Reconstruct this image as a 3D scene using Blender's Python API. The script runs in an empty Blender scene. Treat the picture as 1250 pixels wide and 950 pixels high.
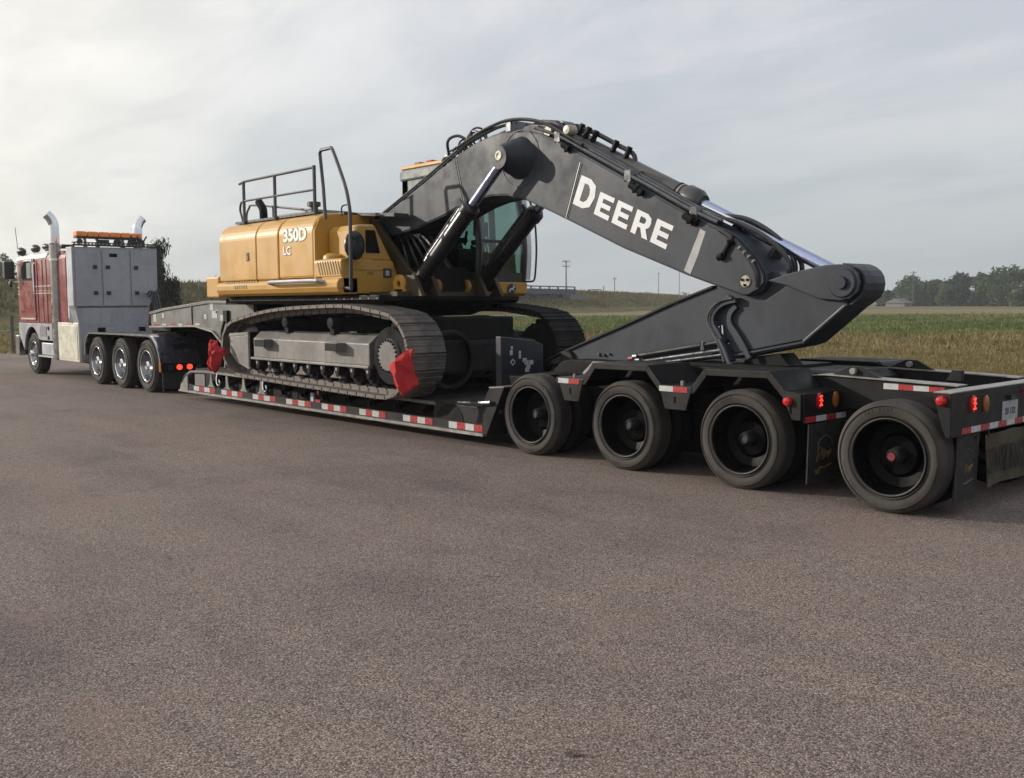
import bpy, bmesh, math, random
import numpy as np
from mathutils import Vector, Matrix
random.seed(7); rng = np.random.default_rng(7)
SC = bpy.context.scene; COL = SC.collection
R_ = math.radians

# ------------------------------------------------------------------ camera
cd = bpy.data.cameras.new('camera'); cam = bpy.data.objects.new('camera', cd); COL.objects.link(cam)
cd.sensor_width = 36.0; cd.lens = 36.0*1195.86/1250.0; cd.clip_end = 6000; cd.clip_start = 0.05
CX, CY, CH = 3.774, -7.371, 1.696
cam.matrix_world = Matrix(((0.66715, -0.06120, 0.74240, CX), (0.74490, 0.06240, -0.66425, CY), (-0.00567, 0.99617, 0.08722, CH), (0, 0, 0, 1)))
SC.camera = cam
# ------------------------------------------------------------------ light and sky
SUN = Vector((-0.77, -0.56, 0.30)).normalized()       # towards the sun: low, from the front of the trailer and a little to the camera's side
ELEV = math.asin(SUN.z); ROT = math.atan2(SUN.x, SUN.y) % (2*math.pi)
sl = bpy.data.lights.new('sun', 'SUN'); sl.energy = 2.75; sl.angle = R_(0.6); sl.color = (1.0, 0.92, 0.81)
so = bpy.data.objects.new('sun', sl); COL.objects.link(so); so.rotation_euler = SUN.to_track_quat('Z', 'Y').to_euler()
SC.view_settings.view_transform = 'Standard'; SC.view_settings.look = 'None'; SC.view_settings.gamma = 1
SC.view_settings.exposure = 0.44; SC.view_settings.use_curve_mapping = False
SC.cycles.use_denoising = True
SC.cycles.max_bounces = 6; SC.cycles.transparent_max_bounces = 12


class NT:
    """tiny helper to write node trees"""
    def __init__(s, nt): s.nt = nt; s.n = nt.nodes; s.l = nt.links
    def new(s, t, **kw):
        n = s.n.new(t)
        for k, v in kw.items(): setattr(n, k, v)
        return n
    def set(s, sock, v):
        if hasattr(v, 'is_linked'): s.l.new(v, sock)
        elif isinstance(v, (tuple, list)) and sock.type == 'RGBA': sock.default_value = (v[0], v[1], v[2], 1)
        else: sock.default_value = v
    def math(s, op, a, b=0.0, c=None, clamp=False):
        n = s.new('ShaderNodeMath', operation=op, use_clamp=clamp); s.set(n.inputs[0], a); s.set(n.inputs[1], b)
        if c is not None: s.set(n.inputs[2], c)
        return n.outputs[0]
    def mix(s, f, a, b, mode='MIX'):
        n = s.new('ShaderNodeMix', data_type='RGBA', blend_type=mode); s.set(n.inputs[0], f); s.set(n.inputs[6], a); s.set(n.inputs[7], b)
        return n.outputs[2]
    def noise(s, co, scale, detail=3, rough=.55, dist=0.0):
        n = s.new('ShaderNodeTexNoise'); s.l.new(co, n.inputs['Vector']); n.inputs['Scale'].default_value = scale
        n.inputs['Detail'].default_value = detail; n.inputs['Roughness'].default_value = rough; n.inputs['Distortion'].default_value = dist
        return n.outputs[0]
    def ramp(s, v, pts):
        n = s.new('ShaderNodeValToRGB'); s.set(n.inputs[0], v); e = n.color_ramp.elements
        while len(e) < len(pts): e.new(0.5)
        for i, (p, c) in enumerate(pts):
            e[i].position = p; e[i].color = (c, c, c, 1) if not isinstance(c, (tuple, list)) else (c[0], c[1], c[2], 1)
        return n.outputs[0]
    def smooth(s, v, a, b, lo=0.0, hi=1.0):
        n = s.new('ShaderNodeMapRange', interpolation_type='SMOOTHSTEP'); s.set(n.inputs[0], v)
        for i, x in enumerate((a, b, lo, hi)): n.inputs[i+1].default_value = x
        return n.outputs[0]
    def dot(s, a, vec):
        n = s.new('ShaderNodeVectorMath', operation='DOT_PRODUCT'); s.l.new(a, n.inputs[0]); n.inputs[1].default_value = vec
        return n.outputs['Value']


wd = bpy.data.worlds.new('World'); SC.world = wd; wd.use_nodes = True
W = NT(wd.node_tree); W.n.clear()
bg = W.new('ShaderNodeBackground'); out = W.new('ShaderNodeOutputWorld'); W.l.new(bg.outputs[0], out.inputs[0])
bg.inputs[1].default_value = 0.1
sky = W.new('ShaderNodeTexSky', sky_type='NISHITA'); sky.sun_disc = False; sky.sun_elevation = ELEV; sky.sun_rotation = ROT
sky.air_density = 1.2; sky.dust_density = 1.5
tc = W.new('ShaderNodeTexCoord'); D = tc.outputs['Generated']
sep = W.new('ShaderNodeSeparateXYZ'); W.l.new(D, sep.inputs[0])
zz = W.math('MAXIMUM', sep.outputs[2], 0.0)
den = W.math('ADD', zz, 0.16)
cu = W.math('DIVIDE', sep.outputs[0], den); cv = W.math('DIVIDE', sep.outputs[1], den)
cmb = W.new('ShaderNodeCombineXYZ'); W.l.new(cu, cmb.inputs[0]); W.l.new(cv, cmb.inputs[1])
mp = W.new('ShaderNodeMapping'); W.l.new(cmb.outputs[0], mp.inputs[0]); mp.inputs['Rotation'].default_value = (0, 0, R_(-38)); mp.inputs['Scale'].default_value = (0.42, 0.95, 1)
n1 = W.noise(mp.outputs[0], 0.9, 6, .55, .4)
n2 = W.noise(mp.outputs[0], 3.0, 6, .62, .5)
mp3 = W.new('ShaderNodeMapping'); W.l.new(cmb.outputs[0], mp3.inputs[0]); mp3.inputs['Location'].default_value = (3.1, 1.7, 0)
n3 = W.noise(mp3.outputs[0], 2.3, 3, .45, .1)
glow = W.math('POWER', W.math('MAXIMUM', W.dot(D, SUN), 0.0), 2.2)
warm = W.smooth(glow, 0.02, 0.42)
thick = W.smooth(W.math('ADD', W.math('MULTIPLY', n1, .62), W.math('MULTIPLY', n2, .38)), .40, .60)
lit = W.mix(warm, (6.1, 6.1, 6.3), (8.3, 8.0, 7.35))          # bright thin cloud, creamier near the sun
grey = W.mix(warm, (4.55, 4.75, 5.2), (6.6, 6.4, 5.95))        # thicker or bluer gaps
cl = W.mix(thick, grey, lit)
lowband = W.smooth(sep.outputs[2], -0.02, 0.30, 1.0, 0.0)
cl = W.mix(W.math('MULTIPLY', lowband, W.math('SUBTRACT', .85, W.math('MULTIPLY', warm, .70))), cl, (3.25, 3.7, 3.95))  # greyer air towards the horizon
small = W.math('MULTIPLY', W.smooth(n3, .66, .74), .28)
cl = W.mix(small, cl, (4.2, 4.6, 5.3))
gain = W.math('ADD', 1.0, W.math('MULTIPLY', glow, .12))
cl2 = W.new('ShaderNodeVectorMath', operation='SCALE'); W.l.new(cl, cl2.inputs[0]); W.l.new(gain, cl2.inputs['Scale'])
final = W.mix(0.90, sky.outputs[0], cl2.outputs[0])
W.l.new(final, bg.inputs[0])

# ------------------------------------------------------------------ mesh helpers
class MB:
    def __init__(s): s.v = []; s.f = []
    def add(s, v, f):
        o = len(s.v); s.v += [tuple(x) for x in v]; s.f += [tuple(i+o for i in q) for q in f]; return s
    def box(s, x0, x1, y0, y1, z0, z1):
        v = [(x, y, z) for x in (x0, x1) for y in (y0, y1) for z in (z0, z1)]
        return s.add(v, [(0, 1, 3, 2), (4, 6, 7, 5), (0, 4, 5, 1), (2, 3, 7, 6), (0, 2, 6, 4), (1, 5, 7, 3)])
    def prism(s, pts, a, b, plane='XZ'):
        n = len(pts)
        def P(u, w, t): return (u, t, w) if plane == 'XZ' else ((t, u, w) if plane == 'YZ' else (u, w, t))
        v = [P(u, w, a) for u, w in pts]+[P(u, w, b) for u, w in pts]
        f = [tuple(range(n)), tuple(range(2*n-1, n-1, -1))]
        f += [(i, i+n, (i+1) % n+n, (i+1) % n) for i in range(n)]
        return s.add(v, f)
    def sheet(s, line, th, a, b, plane='XZ'):                     # a bent sheet: polyline thickened downwards
        pts = [Vector(q) for q in line]; off = []
        for i, q in enumerate(pts):
            d1 = (q-pts[i-1]).normalized() if i else (pts[1]-q).normalized()
            d2 = (pts[i+1]-q).normalized() if i < len(pts)-1 else d1
            n = Vector((d1.y+d2.y, -(d1.x+d2.x))).normalized(); k = th/max(.4, n.dot(Vector((d1.y, -d1.x))))
            off.append(q+n*k)
        for i in range(len(pts)-1):
            s.prism([tuple(pts[i]), tuple(pts[i+1]), tuple(off[i+1]), tuple(off[i])], a, b, plane)
        return s
    def tube(s, path, r, n=8, caps=True):
        P = [Vector(q) for q in path]; rr = r if isinstance(r, (list, tuple)) else [r]*len(P)
        T = []
        for i in range(len(P)):
            a = P[max(0, i-1)]; b = P[min(len(P)-1, i+1)]; T.append((b-a).normalized())
        up = Vector((0, 0, 1)) if abs(T[0].z) < .9 else Vector((1, 0, 0))
        u = T[0].cross(up).normalized(); vs = []
        for i in range(len(P)):
            u = (u-T[i]*u.dot(T[i])).normalized(); w = T[i].cross(u)
            for k in range(n):
                t = 2*math.pi*k/n; vs.append(P[i]+(u*math.cos(t)+w*math.sin(t))*rr[i])
        f = [(i*n+k, i*n+(k+1) % n, (i+1)*n+(k+1) % n, (i+1)*n+k) for i in range(len(P)-1) for k in range(n)]
        if caps: f += [tuple(range(n-1, -1, -1)), tuple(range((len(P)-1)*n, len(P)*n))]
        return s.add(vs, f)
    def lathe(s, prof, o=(0, 0, 0), axis='Y', n=32, closed=False):
        o = Vector(o); vs = []
        for r, t in prof:
            for k in range(n):
                a = 2*math.pi*k/n; c, d = r*math.cos(a), r*math.sin(a)
                vs.append(o+(Vector((c, t, d)) if axis == 'Y' else (Vector((t, c, d)) if axis == 'X' else Vector((c, d, t)))))
        m = len(prof); f = []
        for i in range(m-1+(1 if closed else 0)):
            j = (i+1) % m
            f += [(i*n+k, j*n+k, j*n+(k+1) % n, i*n+(k+1) % n) for k in range(n)]
        return s.add(vs, f)
    def disc(s, o, r, axis='Y', h=.01, n=24):
        return s.lathe([(1e-4, 0), (r, 0), (r, h), (1e-4, h)], o, axis, n)
    def mesh(s, name, m=None, smooth=False):
        me = bpy.data.meshes.new(name); me.from_pydata(s.v, [], s.f)
        bm = bmesh.new(); bm.from_mesh(me); bmesh.ops.recalc_face_normals(bm, faces=bm.faces[:]); bm.to_mesh(me); bm.free()
        if m: me.materials.append(m)
        if smooth: me.shade_smooth()
        return me


def link(name, me, parent=None, loc=None, mw=None):
    o = bpy.data.objects.new(name, me); COL.objects.link(o)
    if parent is not None:
        o.parent = parent
        w = Vector((0, 0, 0)); q = parent
        while q is not None: w += q.location; q = q.parent
        if loc is None and mw is None: o.location = -w
        elif loc is not None: o.location = Vector(loc)-w
        else: o.matrix_local = Matrix.Translation(-w) @ mw
    elif loc is not None: o.location = loc
    return o


def obj(name, mb, m, parent=None, smooth=False, bevel=0, angle=None):
    me = mb.mesh(name, m, smooth)
    if smooth: me.set_sharp_from_angle(angle=R_(angle or 38))
    o = link(name, me, parent)
    if bevel:
        b = o.modifiers.new('bevel', 'BEVEL'); b.width = bevel; b.segments = 2; b.limit_method = 'ANGLE'; b.angle_limit = R_(38); b.harden_normals = False
    return o


def tag(o, label=None, cat=None, group=None, kind=None):
    if label: o['label'] = label
    if cat: o['category'] = cat
    if group: o['group'] = group
    if kind: o['kind'] = kind
    return o


def thing(name, label, cat, loc=(0, 0, 0), group=None):
    o = bpy.data.objects.new(name, None); COL.objects.link(o); o.location = loc; o.empty_display_size = .2
    return tag(o, label, cat, group)


def smoothline(pts, n=6):
    P = [Vector(q) for q in pts]; o = []
    for i in range(len(P)-1):
        a = P[max(0, i-1)]; b = P[i]; c = P[i+1]; d = P[min(len(P)-1, i+2)]
        for k in range(n):
            t = k/n; o.append(.5*((2*b)+(c-a)*t+(2*a-5*b+4*c-d)*t*t+(3*b-a-3*c+d)*t**3))
    o.append(P[-1]); return o


# ------------------------------------------------------------------ materials
MATS = {}
def mat(name, col, rough=.5, metal=0.0, var=.12, vscale=3.0, dust=0.0, dustcol=(.25, .22, .19), bump=0.0, bscale=60, coat=0.0, grime=0.0, spec=.5):
    if name in MATS: return MATS[name]
    m = bpy.data.materials.new(name); m.use_nodes = True; T = NT(m.node_tree); b = T.n['Principled BSDF']
    co = T.new('ShaderNodeTexCoord').outputs['Object']
    a = T.noise(co, vscale, 5, .6); c = T.noise(co, vscale*9, 4, .6)
    v = T.math('ADD', T.math('MULTIPLY', a, .65), T.math('MULTIPLY', c, .35))
    lo = tuple(x*(1-var*1.6) for x in col); hi = tuple(min(1, x*(1+var*1.6)) for x in col)
    cc = T.mix(T.smooth(v, .32, .68), lo, hi)
    if dust: 
        dn = T.noise(co, 1.3, 6, .65); cc = T.mix(T.math('MULTIPLY', T.smooth(dn, .36, .72), dust), cc, dustcol)
    if grime:
        gm = T.new('ShaderNodeMapping'); T.l.new(co, gm.inputs[0]); gm.inputs['Scale'].default_value = (14, 14, 1.1)
        gn = T.noise(gm.outputs[0], 1.0, 4, .6); cc = T.mix(T.math('MULTIPLY', T.smooth(gn, .52, .74), grime), cc, tuple(x*.35 for x in col))
    T.l.new(cc, b.inputs['Base Color'])
    rr = T.smooth(T.noise(co, vscale*2.3, 4, .6), .3, .7, max(.02, rough-.09), min(1, rough+.12)); T.l.new(rr, b.inputs['Roughness'])
    b.inputs['Metallic'].default_value = metal; b.inputs['Coat Weight'].default_value = coat; b.inputs['Specular IOR Level'].default_value = spec
    if bump:
        bp = T.new('ShaderNodeBump'); bp.inputs['Strength'].default_value = bump; bp.inputs['Distance'].default_value = .01
        T.l.new(T.noise(co, bscale, 3, .6), bp.inputs['Height']); T.l.new(bp.outputs[0], b.inputs['Normal'])
    MATS[name] = m; return m


def lamp_mat(name, col, e):
    m = mat(name, col, .15, 0, .05); b = m.node_tree.nodes['Principled BSDF']
    b.inputs['Emission Color'].default_value = (*col, 1); b.inputs['Emission Strength'].default_value = e; return m


def glass_mat(name, col, alpha, rough=.03):
    if name in MATS: return MATS[name]
    m = bpy.data.materials.new(name); m.use_nodes = True; T = NT(m.node_tree); T.n.clear()
    tr = T.new('ShaderNodeBsdfTransparent'); tr.inputs[0].default_value = (*col, 1)
    gl = T.new('ShaderNodeBsdfGlossy'); gl.inputs[1].default_value = rough
    mx = T.new('ShaderNodeMixShader'); mx.inputs[0].default_value = alpha
    o = T.new('ShaderNodeOutputMaterial'); T.l.new(tr.outputs[0], mx.inputs[1]); T.l.new(gl.outputs[0], mx.inputs[2]); T.l.new(mx.outputs[0], o.inputs[0])
    MATS[name] = m; return m


YEL = mat('construction_yellow_paint', (.48, .255, .036), .40, 0, .05, 1.2, dust=.24, dustcol=(.44, .29, .12), coat=.25)
YELD = mat('construction_yellow_inner', (.30, .16, .03), .5, 0, .12, 2.5, dust=.3, dustcol=(.10, .08, .06))
BOOM = mat('charcoal_boom_paint', (.031, .037, .048), .46, 0, .10, 1.3, spec=.25, dust=.35, dustcol=(.056, .063, .076), grime=.25, bump=.05, bscale=25)
BLK = mat('black_trailer_paint', (.009, .009, .0105), .46, 0, .2, 2.0, spec=.24, dust=.22, dustcol=(.034, .031, .029), bump=.05)
BLKM = mat('black_steel_frame', (.005, .005, .006), .6, 0, .25, 3.0, dust=.3, dustcol=(.012, .011, .010), spec=.15)
EDGE = mat('worn_and_sunlit_edge', (.25, .24, .23), .42, .3, .2, 5.0, grime=.3)  # worn steel; the same pale colour paints sunlit flanges and the arm's glint
TYRE = mat('tyre_rubber', (.036, .033, .031), .82, 0, .16, 2.2, dust=.75, dustcol=(.095, .082, .074), bump=.2, bscale=90, spec=.3)
TYREF = mat('tyre_rubber_inner', (.012, .011, .011), .9, 0, .15, 3.0, spec=.2)
RIMB = mat('black_wheel_steel', (.0022, .0022, .0026), .34, spec=.07, metal=0, var=.2, vscale=5.0)
HUBG = mat('hub_grey_metal', (.040, .040, .043), .42, .5, .2, 8.0)
CHR = mat('polished_chrome', (.72, .74, .78), .10, 1, .04, 3.0)
CHRB = mat('polished_cylinder_rod', (.36, .42, .60), .20, 1, .05, 3.0)
ALU = mat('brushed_aluminium', (.32, .335, .37), .46, .4, .07, 1.4, grime=.22)
ALUW = mat('polished_aluminium_wheel', (.26, .26, .28), .30, .9, .08, 6.0)
ALUT = mat('bright_tank_metal', (.62, .60, .50), .34, .15, .08, 2.5, grime=.25)
RED = mat('maroon_cab_paint', (.25, .056, .056), .28, 0, .05, 1.2, coat=.4)
GREYP = mat('grey_cab_skirt_paint', (.27, .27, .30), .4, .2, .12, 3)
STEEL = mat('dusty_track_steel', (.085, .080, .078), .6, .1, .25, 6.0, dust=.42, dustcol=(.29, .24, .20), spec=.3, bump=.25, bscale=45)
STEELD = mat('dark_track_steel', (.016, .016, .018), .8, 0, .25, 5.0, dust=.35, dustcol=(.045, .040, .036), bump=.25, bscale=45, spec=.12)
FRAMEG = mat('grey_track_frame_paint', (.13, .125, .12), .5, .1, .15, 3.0, dust=.75, dustcol=(.26, .235, .215), grime=.55)
WHITE = mat('white_lettering', (.62, .63, .65), .45, 0, .03)
TAPEW = mat('white_reflective_tape', (.44, .46, .46), .3, 0, .08, 20)
TAPER = mat('red_reflective_tape', (.34, .032, .036), .3, 0, .12, 20)
FLAG = mat('red_flag_cloth', (.40, .020, .024), .92, 0, .10, 6.0, bump=.3, bscale=120)
HOSE = mat('black_hose_rubber', (.018, .018, .020), .34, 0, .15, 6)
PIPE = mat('steel_hydraulic_pipe', (.11, .115, .125), .22, .55, .12, 6)
PIN = mat('yellowed_pin_cap', (.34, .32, .24), .4, .1, .15, 30)
RUBB = mat('mudflap_rubber', (.016, .015, .015), .75, 0, .2, 6)
REDL = mat('red_lamp_lens', (.42, .014, .018), .12, 0, .1, 30)
REDON = lamp_mat('lit_red_lamp', (1.0, .06, .03), 1.3)
AMB = mat('amber_lens', (.26, .085, .02), .15, 0, .12, 20)
AMBL = lamp_mat('lit_amber_beacon', (.9, .22, .06), .35)
CABG = glass_mat('green_tinted_cab_glass', (.62, .74, .71), .08)
CABI = mat('dark_cab_interior', (.014, .014, .016), .6, 0, .2, 4)
MIRR = mat('dark_mirror_shell', (.02, .021, .024), .35, 0, .1, 6)

# ================================================================== SETTING
def dist_scale(T, co, near, far):
    return None

# colour of the field at a point: bands of dry grass, green crop and stubble going away from the lot
def field_group():
    g = bpy.data.node_groups.new('field_colour', 'ShaderNodeTree')
    g.interface.new_socket('Vector', in_out='INPUT', socket_type='NodeSocketVector')
    g.interface.new_socket('Color', in_out='OUTPUT', socket_type='NodeSocketColor')
    T = NT(g); i = T.new('NodeGroupInput'); o = T.new('NodeGroupOutput'); P = i.outputs[0]
    n = T.noise(P, .06, 4, .6); nf = T.noise(P, .5, 4, .65); ng = T.noise(P, 3.0, 4, .65)
    b = T.math('ADD', T.math('ADD', T.dot(P, (-.6, .8, 0)), 8.2), T.math('MULTIPLY', T.math('SUBTRACT', n, .5), 44))
    nn = T.math('ADD', T.math('MULTIPLY', nf, .5), T.math('MULTIPLY', ng, .5))
    nn = T.math('ADD', nn, T.math('MULTIPLY', T.math('SUBTRACT', T.noise(P, .16, 3, .6), .5), .35))
    dry = T.ramp(nn, [(.33, (.075, .062, .034)), (.46, (.160, .136, .070)), (.56, (.228, .190, .106)), (.68, (.120, .120, .055))])
    edge = T.ramp(nn, [(.33, (.065, .070, .030)), (.50, (.150, .135, .062)), (.68, (.225, .185, .095))])
    green = T.ramp(nn, [(.30, (.045, .085, .028)), (.5, (.075, .130, .045)), (.7, (.135, .165, .070))])
    tan = T.ramp(nn, [(.3, (.15, .13, .07)), (.5, (.23, .195, .105)), (.7, (.28, .23, .13))])
    olive = T.ramp(nn, [(.3, (.10, .108, .045)), (.5, (.165, .155, .075)), (.7, (.215, .185, .10))])
    c = T.mix(T.smooth(b, 16, 26), edge, dry)
    pt = T.smooth(T.noise(P, .11, 4, .65), .38, .58, .25, .95)
    c = T.mix(T.math('MULTIPLY', T.smooth(b, 46, 66), pt), c, green)
    c = T.mix(T.smooth(b, 115, 140), c, tan)
    c = T.mix(T.smooth(b, 190, 240), c, olive)
    T.l.new(c, o.inputs[0]); return g
FG = field_group()

m = bpy.data.materials.new('dry_field_ground'); m.use_nodes = True; T = NT(m.node_tree); bs = T.n['Principled BSDF']
co = T.new('ShaderNodeTexCoord').outputs['Object']; gn = T.new('ShaderNodeGroup'); gn.node_tree = FG; T.l.new(co, gn.inputs[0])
dk = T.mix(T.smooth(T.noise(co, 1.7, 4, .7), .35, .65), (.6, .6, .6), (1, 1, 1)); T.l.new(T.mix(1.0, gn.outputs[0], dk, 'MULTIPLY'), bs.inputs['Base Color'])
bs.inputs['Roughness'].default_value = .95; bs.inputs['Specular IOR Level'].default_value = .1
FIELD = m
m = bpy.data.materials.new('grass_blades'); m.use_nodes = True; T = NT(m.node_tree); bs = T.n['Principled BSDF']
co = T.new('ShaderNodeTexCoord').outputs['Object']; gn = T.new('ShaderNodeGroup'); gn.node_tree = FG; T.l.new(co, gn.inputs[0])
ri = T.new('ShaderNodeNewGeometry').outputs['Random Per Island']
cc = T.mix(1.0, gn.outputs[0], T.ramp(ri, [(0, (.75, .74, .70)), (.55, (1.15, 1.1, 1.0)), (1, (1.6, 1.5, 1.3))]), 'MULTIPLY')
T.l.new(cc, bs.inputs['Base Color']); bs.inputs['Roughness'].default_value = .85; bs.inputs['Specular IOR Level'].default_value = .15
tl = T.new('ShaderNodeBsdfTranslucent'); T.l.new(cc, tl.inputs[0]); ms = T.new('ShaderNodeMixShader'); ms.inputs[0].default_value = .35
T.l.new(bs.outputs[0], ms.inputs[1]); T.l.new(tl.outputs[0], ms.inputs[2]); T.l.new(ms.outputs[0], T.n['Material Output'].inputs[0])
BLADE = m

# asphalt with exposed pinkish-grey chippings
m = bpy.data.materials.new('chip_seal_asphalt'); m.use_nodes = True; T = NT(m.node_tree); bs = T.n['Principled BSDF']
co = T.new('ShaderNodeTexCoord').outputs['Object']
vo = T.new('ShaderNodeTexVoronoi'); T.l.new(co, vo.inputs['Vector']); vo.inputs['Scale'].default_value = 130; vo.inputs['Randomness'].default_value = 1
sv = T.new('ShaderNodeSeparateColor'); T.l.new(vo.outputs['Color'], sv.inputs[0])
chip = T.ramp(sv.outputs[0], [(0, (.095, .076, .071)), (.30, (.180, .142, .128)), (.62, (.245, .196, .178)), (.90, (.300, .246, .226)), (.99, (.42, .38, .355))])
gapm = T.smooth(vo.outputs['Distance'], .42, .78)
chip = T.mix(T.math('MULTIPLY', gapm, .8), chip, (.038, .033, .032))
big = T.noise(co, .33, 5, .6, .4); mid = T.noise(co, 1.9, 4, .6)
strk = T.new('ShaderNodeMapping'); T.l.new(co, strk.inputs[0]); strk.inputs['Scale'].default_value = (.12, 1.2, 1); strk.inputs['Rotation'].default_value = (0, 0, R_(-6))
st = T.noise(strk.outputs[0], 1.0, 4, .6)
tone = T.math('ADD', T.math('ADD', T.math('MULTIPLY', big, .42), T.math('MULTIPLY', st, .38)), T.math('MULTIPLY', mid, .2))
chip = T.mix(1.0, chip, T.ramp(tone, [(.36, (.68, .68, .70)), (.5, (1, .985, .97)), (.64, (1.20, 1.15, 1.09))]), 'MULTIPLY')
chip = T.mix(T.math('MULTIPLY', T.smooth(T.noise(co, .55, 5, .65), .52, .70), .38), chip, (.215, .142, .118))     # rusty pink patches
chip = T.mix(T.math('MULTIPLY', T.smooth(T.noise(co, 5.5, 3, .5), .70, .76), .55), chip, (.05, .045, .044))     # small oil spots
T.l.new(chip, bs.inputs['Base Color']); bs.inputs['Roughness'].default_value = .86; bs.inputs['Specular IOR Level'].default_value = .25
bp = T.new('ShaderNodeBump'); bp.inputs['Strength'].default_value = .6; bp.inputs['Distance'].default_value = .004; bp.invert = True
hh = T.math('ADD', vo.outputs['Distance'], T.math('MULTIPLY', T.noise(co, 25, 3, .6), .5)); T.l.new(hh, bp.inputs['Height']); T.l.new(bp.outputs[0], bs.inputs['Normal'])
ASPH = m

def edge_y(x):                                         # far edge of the lot
    return 2.3+.31*(x+34.5)+.35*math.sin(x*.31)+.18*math.sin(x*.93+1)+.08*math.sin(x*2.7)
mb = MB(); N = 40; xs = np.linspace(-2600, 2600, N)
mb.add([(x, y, -.02) for y in xs for x in xs], [(j*N+i, j*N+i+1, (j+1)*N+i+1, (j+1)*N+i) for j in range(N-1) for i in range(N-1)])
tag(obj('field', mb, FIELD), kind='structure')
mb = MB(); ex = np.arange(-40, 60.1, .5); pts = [(-40, -60)]+[(60, -60)]+[(x, edge_y(x)) for x in ex[::-1]]
mb.prism(pts, -.06, 0.0, 'XY'); tag(obj('asphalt_lot', mb, ASPH), kind='structure')

# grass blades on the verge and in the field, thinning with distance
def blades(n, dmin, dmax, h0, h1, w0, seed, clump=1.0):
    r = np.random.default_rng(seed); k = int(n*3.2)
    F = np.array((-.745, .667)); Rr = np.array((.667, .745)); C = np.array((CX, CY))
    d = dmin*(dmax/dmin)**r.random(k); a = (r.random(k)*1.7-.85)
    P = C+F*d[:, None]+Rr*(a*d)[:, None]
    ey = 2.3+.31*(P[:, 0]+34.5)
    ok = (P[:, 1] > ey-.25+.6*r.random(k)) ; P = P[ok][:n]; d = d[ok][:n]; n = len(P)
    z = np.sin(P[:, 0]*.9+np.sin(P[:, 1]*.7)*2)*np.cos(P[:, 1]*.8+1.3*np.sin(P[:, 0]*.45))
    h = (h0+(h1-h0)*r.random(n)**1.5)*(1+.45*z*clump); w = w0*(.6+.8*r.random(n))*np.maximum(1, d/22)
    th = r.random(n)*2*np.pi; ln = (r.random((n, 2))-.5)*h[:, None]*.9
    dx = np.stack((np.cos(th), np.sin(th)), 1)*w[:, None]
    V = np.zeros((n, 3, 3)); V[:, 0, :2] = P-dx; V[:, 1, :2] = P+dx; V[:, :2, 2] = -.03; V[:, 2, :2] = P+ln; V[:, 2, 2] = h
    return V.reshape(-1, 3)
def tri_mesh(name, V, m):
    n = len(V)//3; me = bpy.data.meshes.new(name); me.vertices.add(len(V)); me.vertices.foreach_set('co', V.ravel())
    me.loops.add(len(V)); me.loops.foreach_set('vertex_index', np.arange(len(V), dtype=np.int32))
    me.polygons.add(n); me.polygons.foreach_set('loop_start', np.arange(0, len(V), 3, dtype=np.int32)); me.update(calc_edges=True)
    me.materials.append(m); return me
V = np.concatenate([blades(190000, 9, 34, .03, .15, .014, 1), blades(120000, 30, 130, .06, .20, .022, 2)])
tag(link('dry_grass', tri_mesh('dry_grass', V, BLADE)), kind='stuff')

# road embankment that rises along the back of the field, with a bridge in it
BERM = [(-60, -110, 4.3), (-80, -45, 4.3), (-97.9, 18.4, 4.25), (-108, 47, 4.2), (-124, 92, 4.2), (-137, 135, 4.15), (-166, 195, 3.9), (-201, 259, 3.4), (-262, 352, 2.4), (-330, 450, 1.0)]
mb = MB(); prof = [(-15, -.3), (-11, .25), (-5, .66), (0, .96), (2.2, 1.0), (9, 1.0), (13, .8), (24, -.3)]
P = smoothline(BERM, 8); nn_ = len(P); vs = []
for i in range(nn_):
    t = (P[min(nn_-1, i+1)]-P[max(0, i-1)]); nrm = Vector((-t.y, t.x, 0)).normalized()
    if nrm.dot(Vector((CX, CY, 0))-P[i]) > 0: nrm = -nrm
    for k, (o_, hz) in enumerate(prof):
        j = random.uniform(-.22, .22) if 0 < k < 4 else random.uniform(-.06, .06)
        q = P[i]+nrm*(o_+j*3); vs.append((q.x, q.y, P[i].z*hz+j if hz > 0 else -.4))
K = len(prof); mb.add(vs, [(i*K+k, i*K+k+1, (i+1)*K+k+1, (i+1)*K+k) for i in range(nn_-1) for k in range(K-1)])
m = bpy.data.materials.new('weedy_bank'); m.use_nodes = True; T = NT(m.node_tree); bs = T.n['Principled BSDF']
co = T.new('ShaderNodeTexCoord').outputs['Object']; q1 = T.noise(co, .10, 4, .65); q2 = T.noise(co, .75, 5, .7); q3 = T.noise(co, 3.2, 3, .6)
v_ = T.math('ADD', T.math('ADD', T.math('MULTIPLY', q1, .4), T.math('MULTIPLY', q2, .4)), T.math('MULTIPLY', q3, .2))
T.l.new(T.ramp(v_, [(.32, (.060, .062, .028)), (.45, (.105, .100, .042)), (.55, (.160, .138, .064)), (.70, (.215, .18, .10))]), bs.inputs['Base Color'])
bs.inputs['Roughness'].default_value = .95; bs.inputs['Specular IOR Level'].default_value = .1; BANK = m
tag(obj('embankment', mb, BANK, smooth=True), kind='structure')
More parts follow.
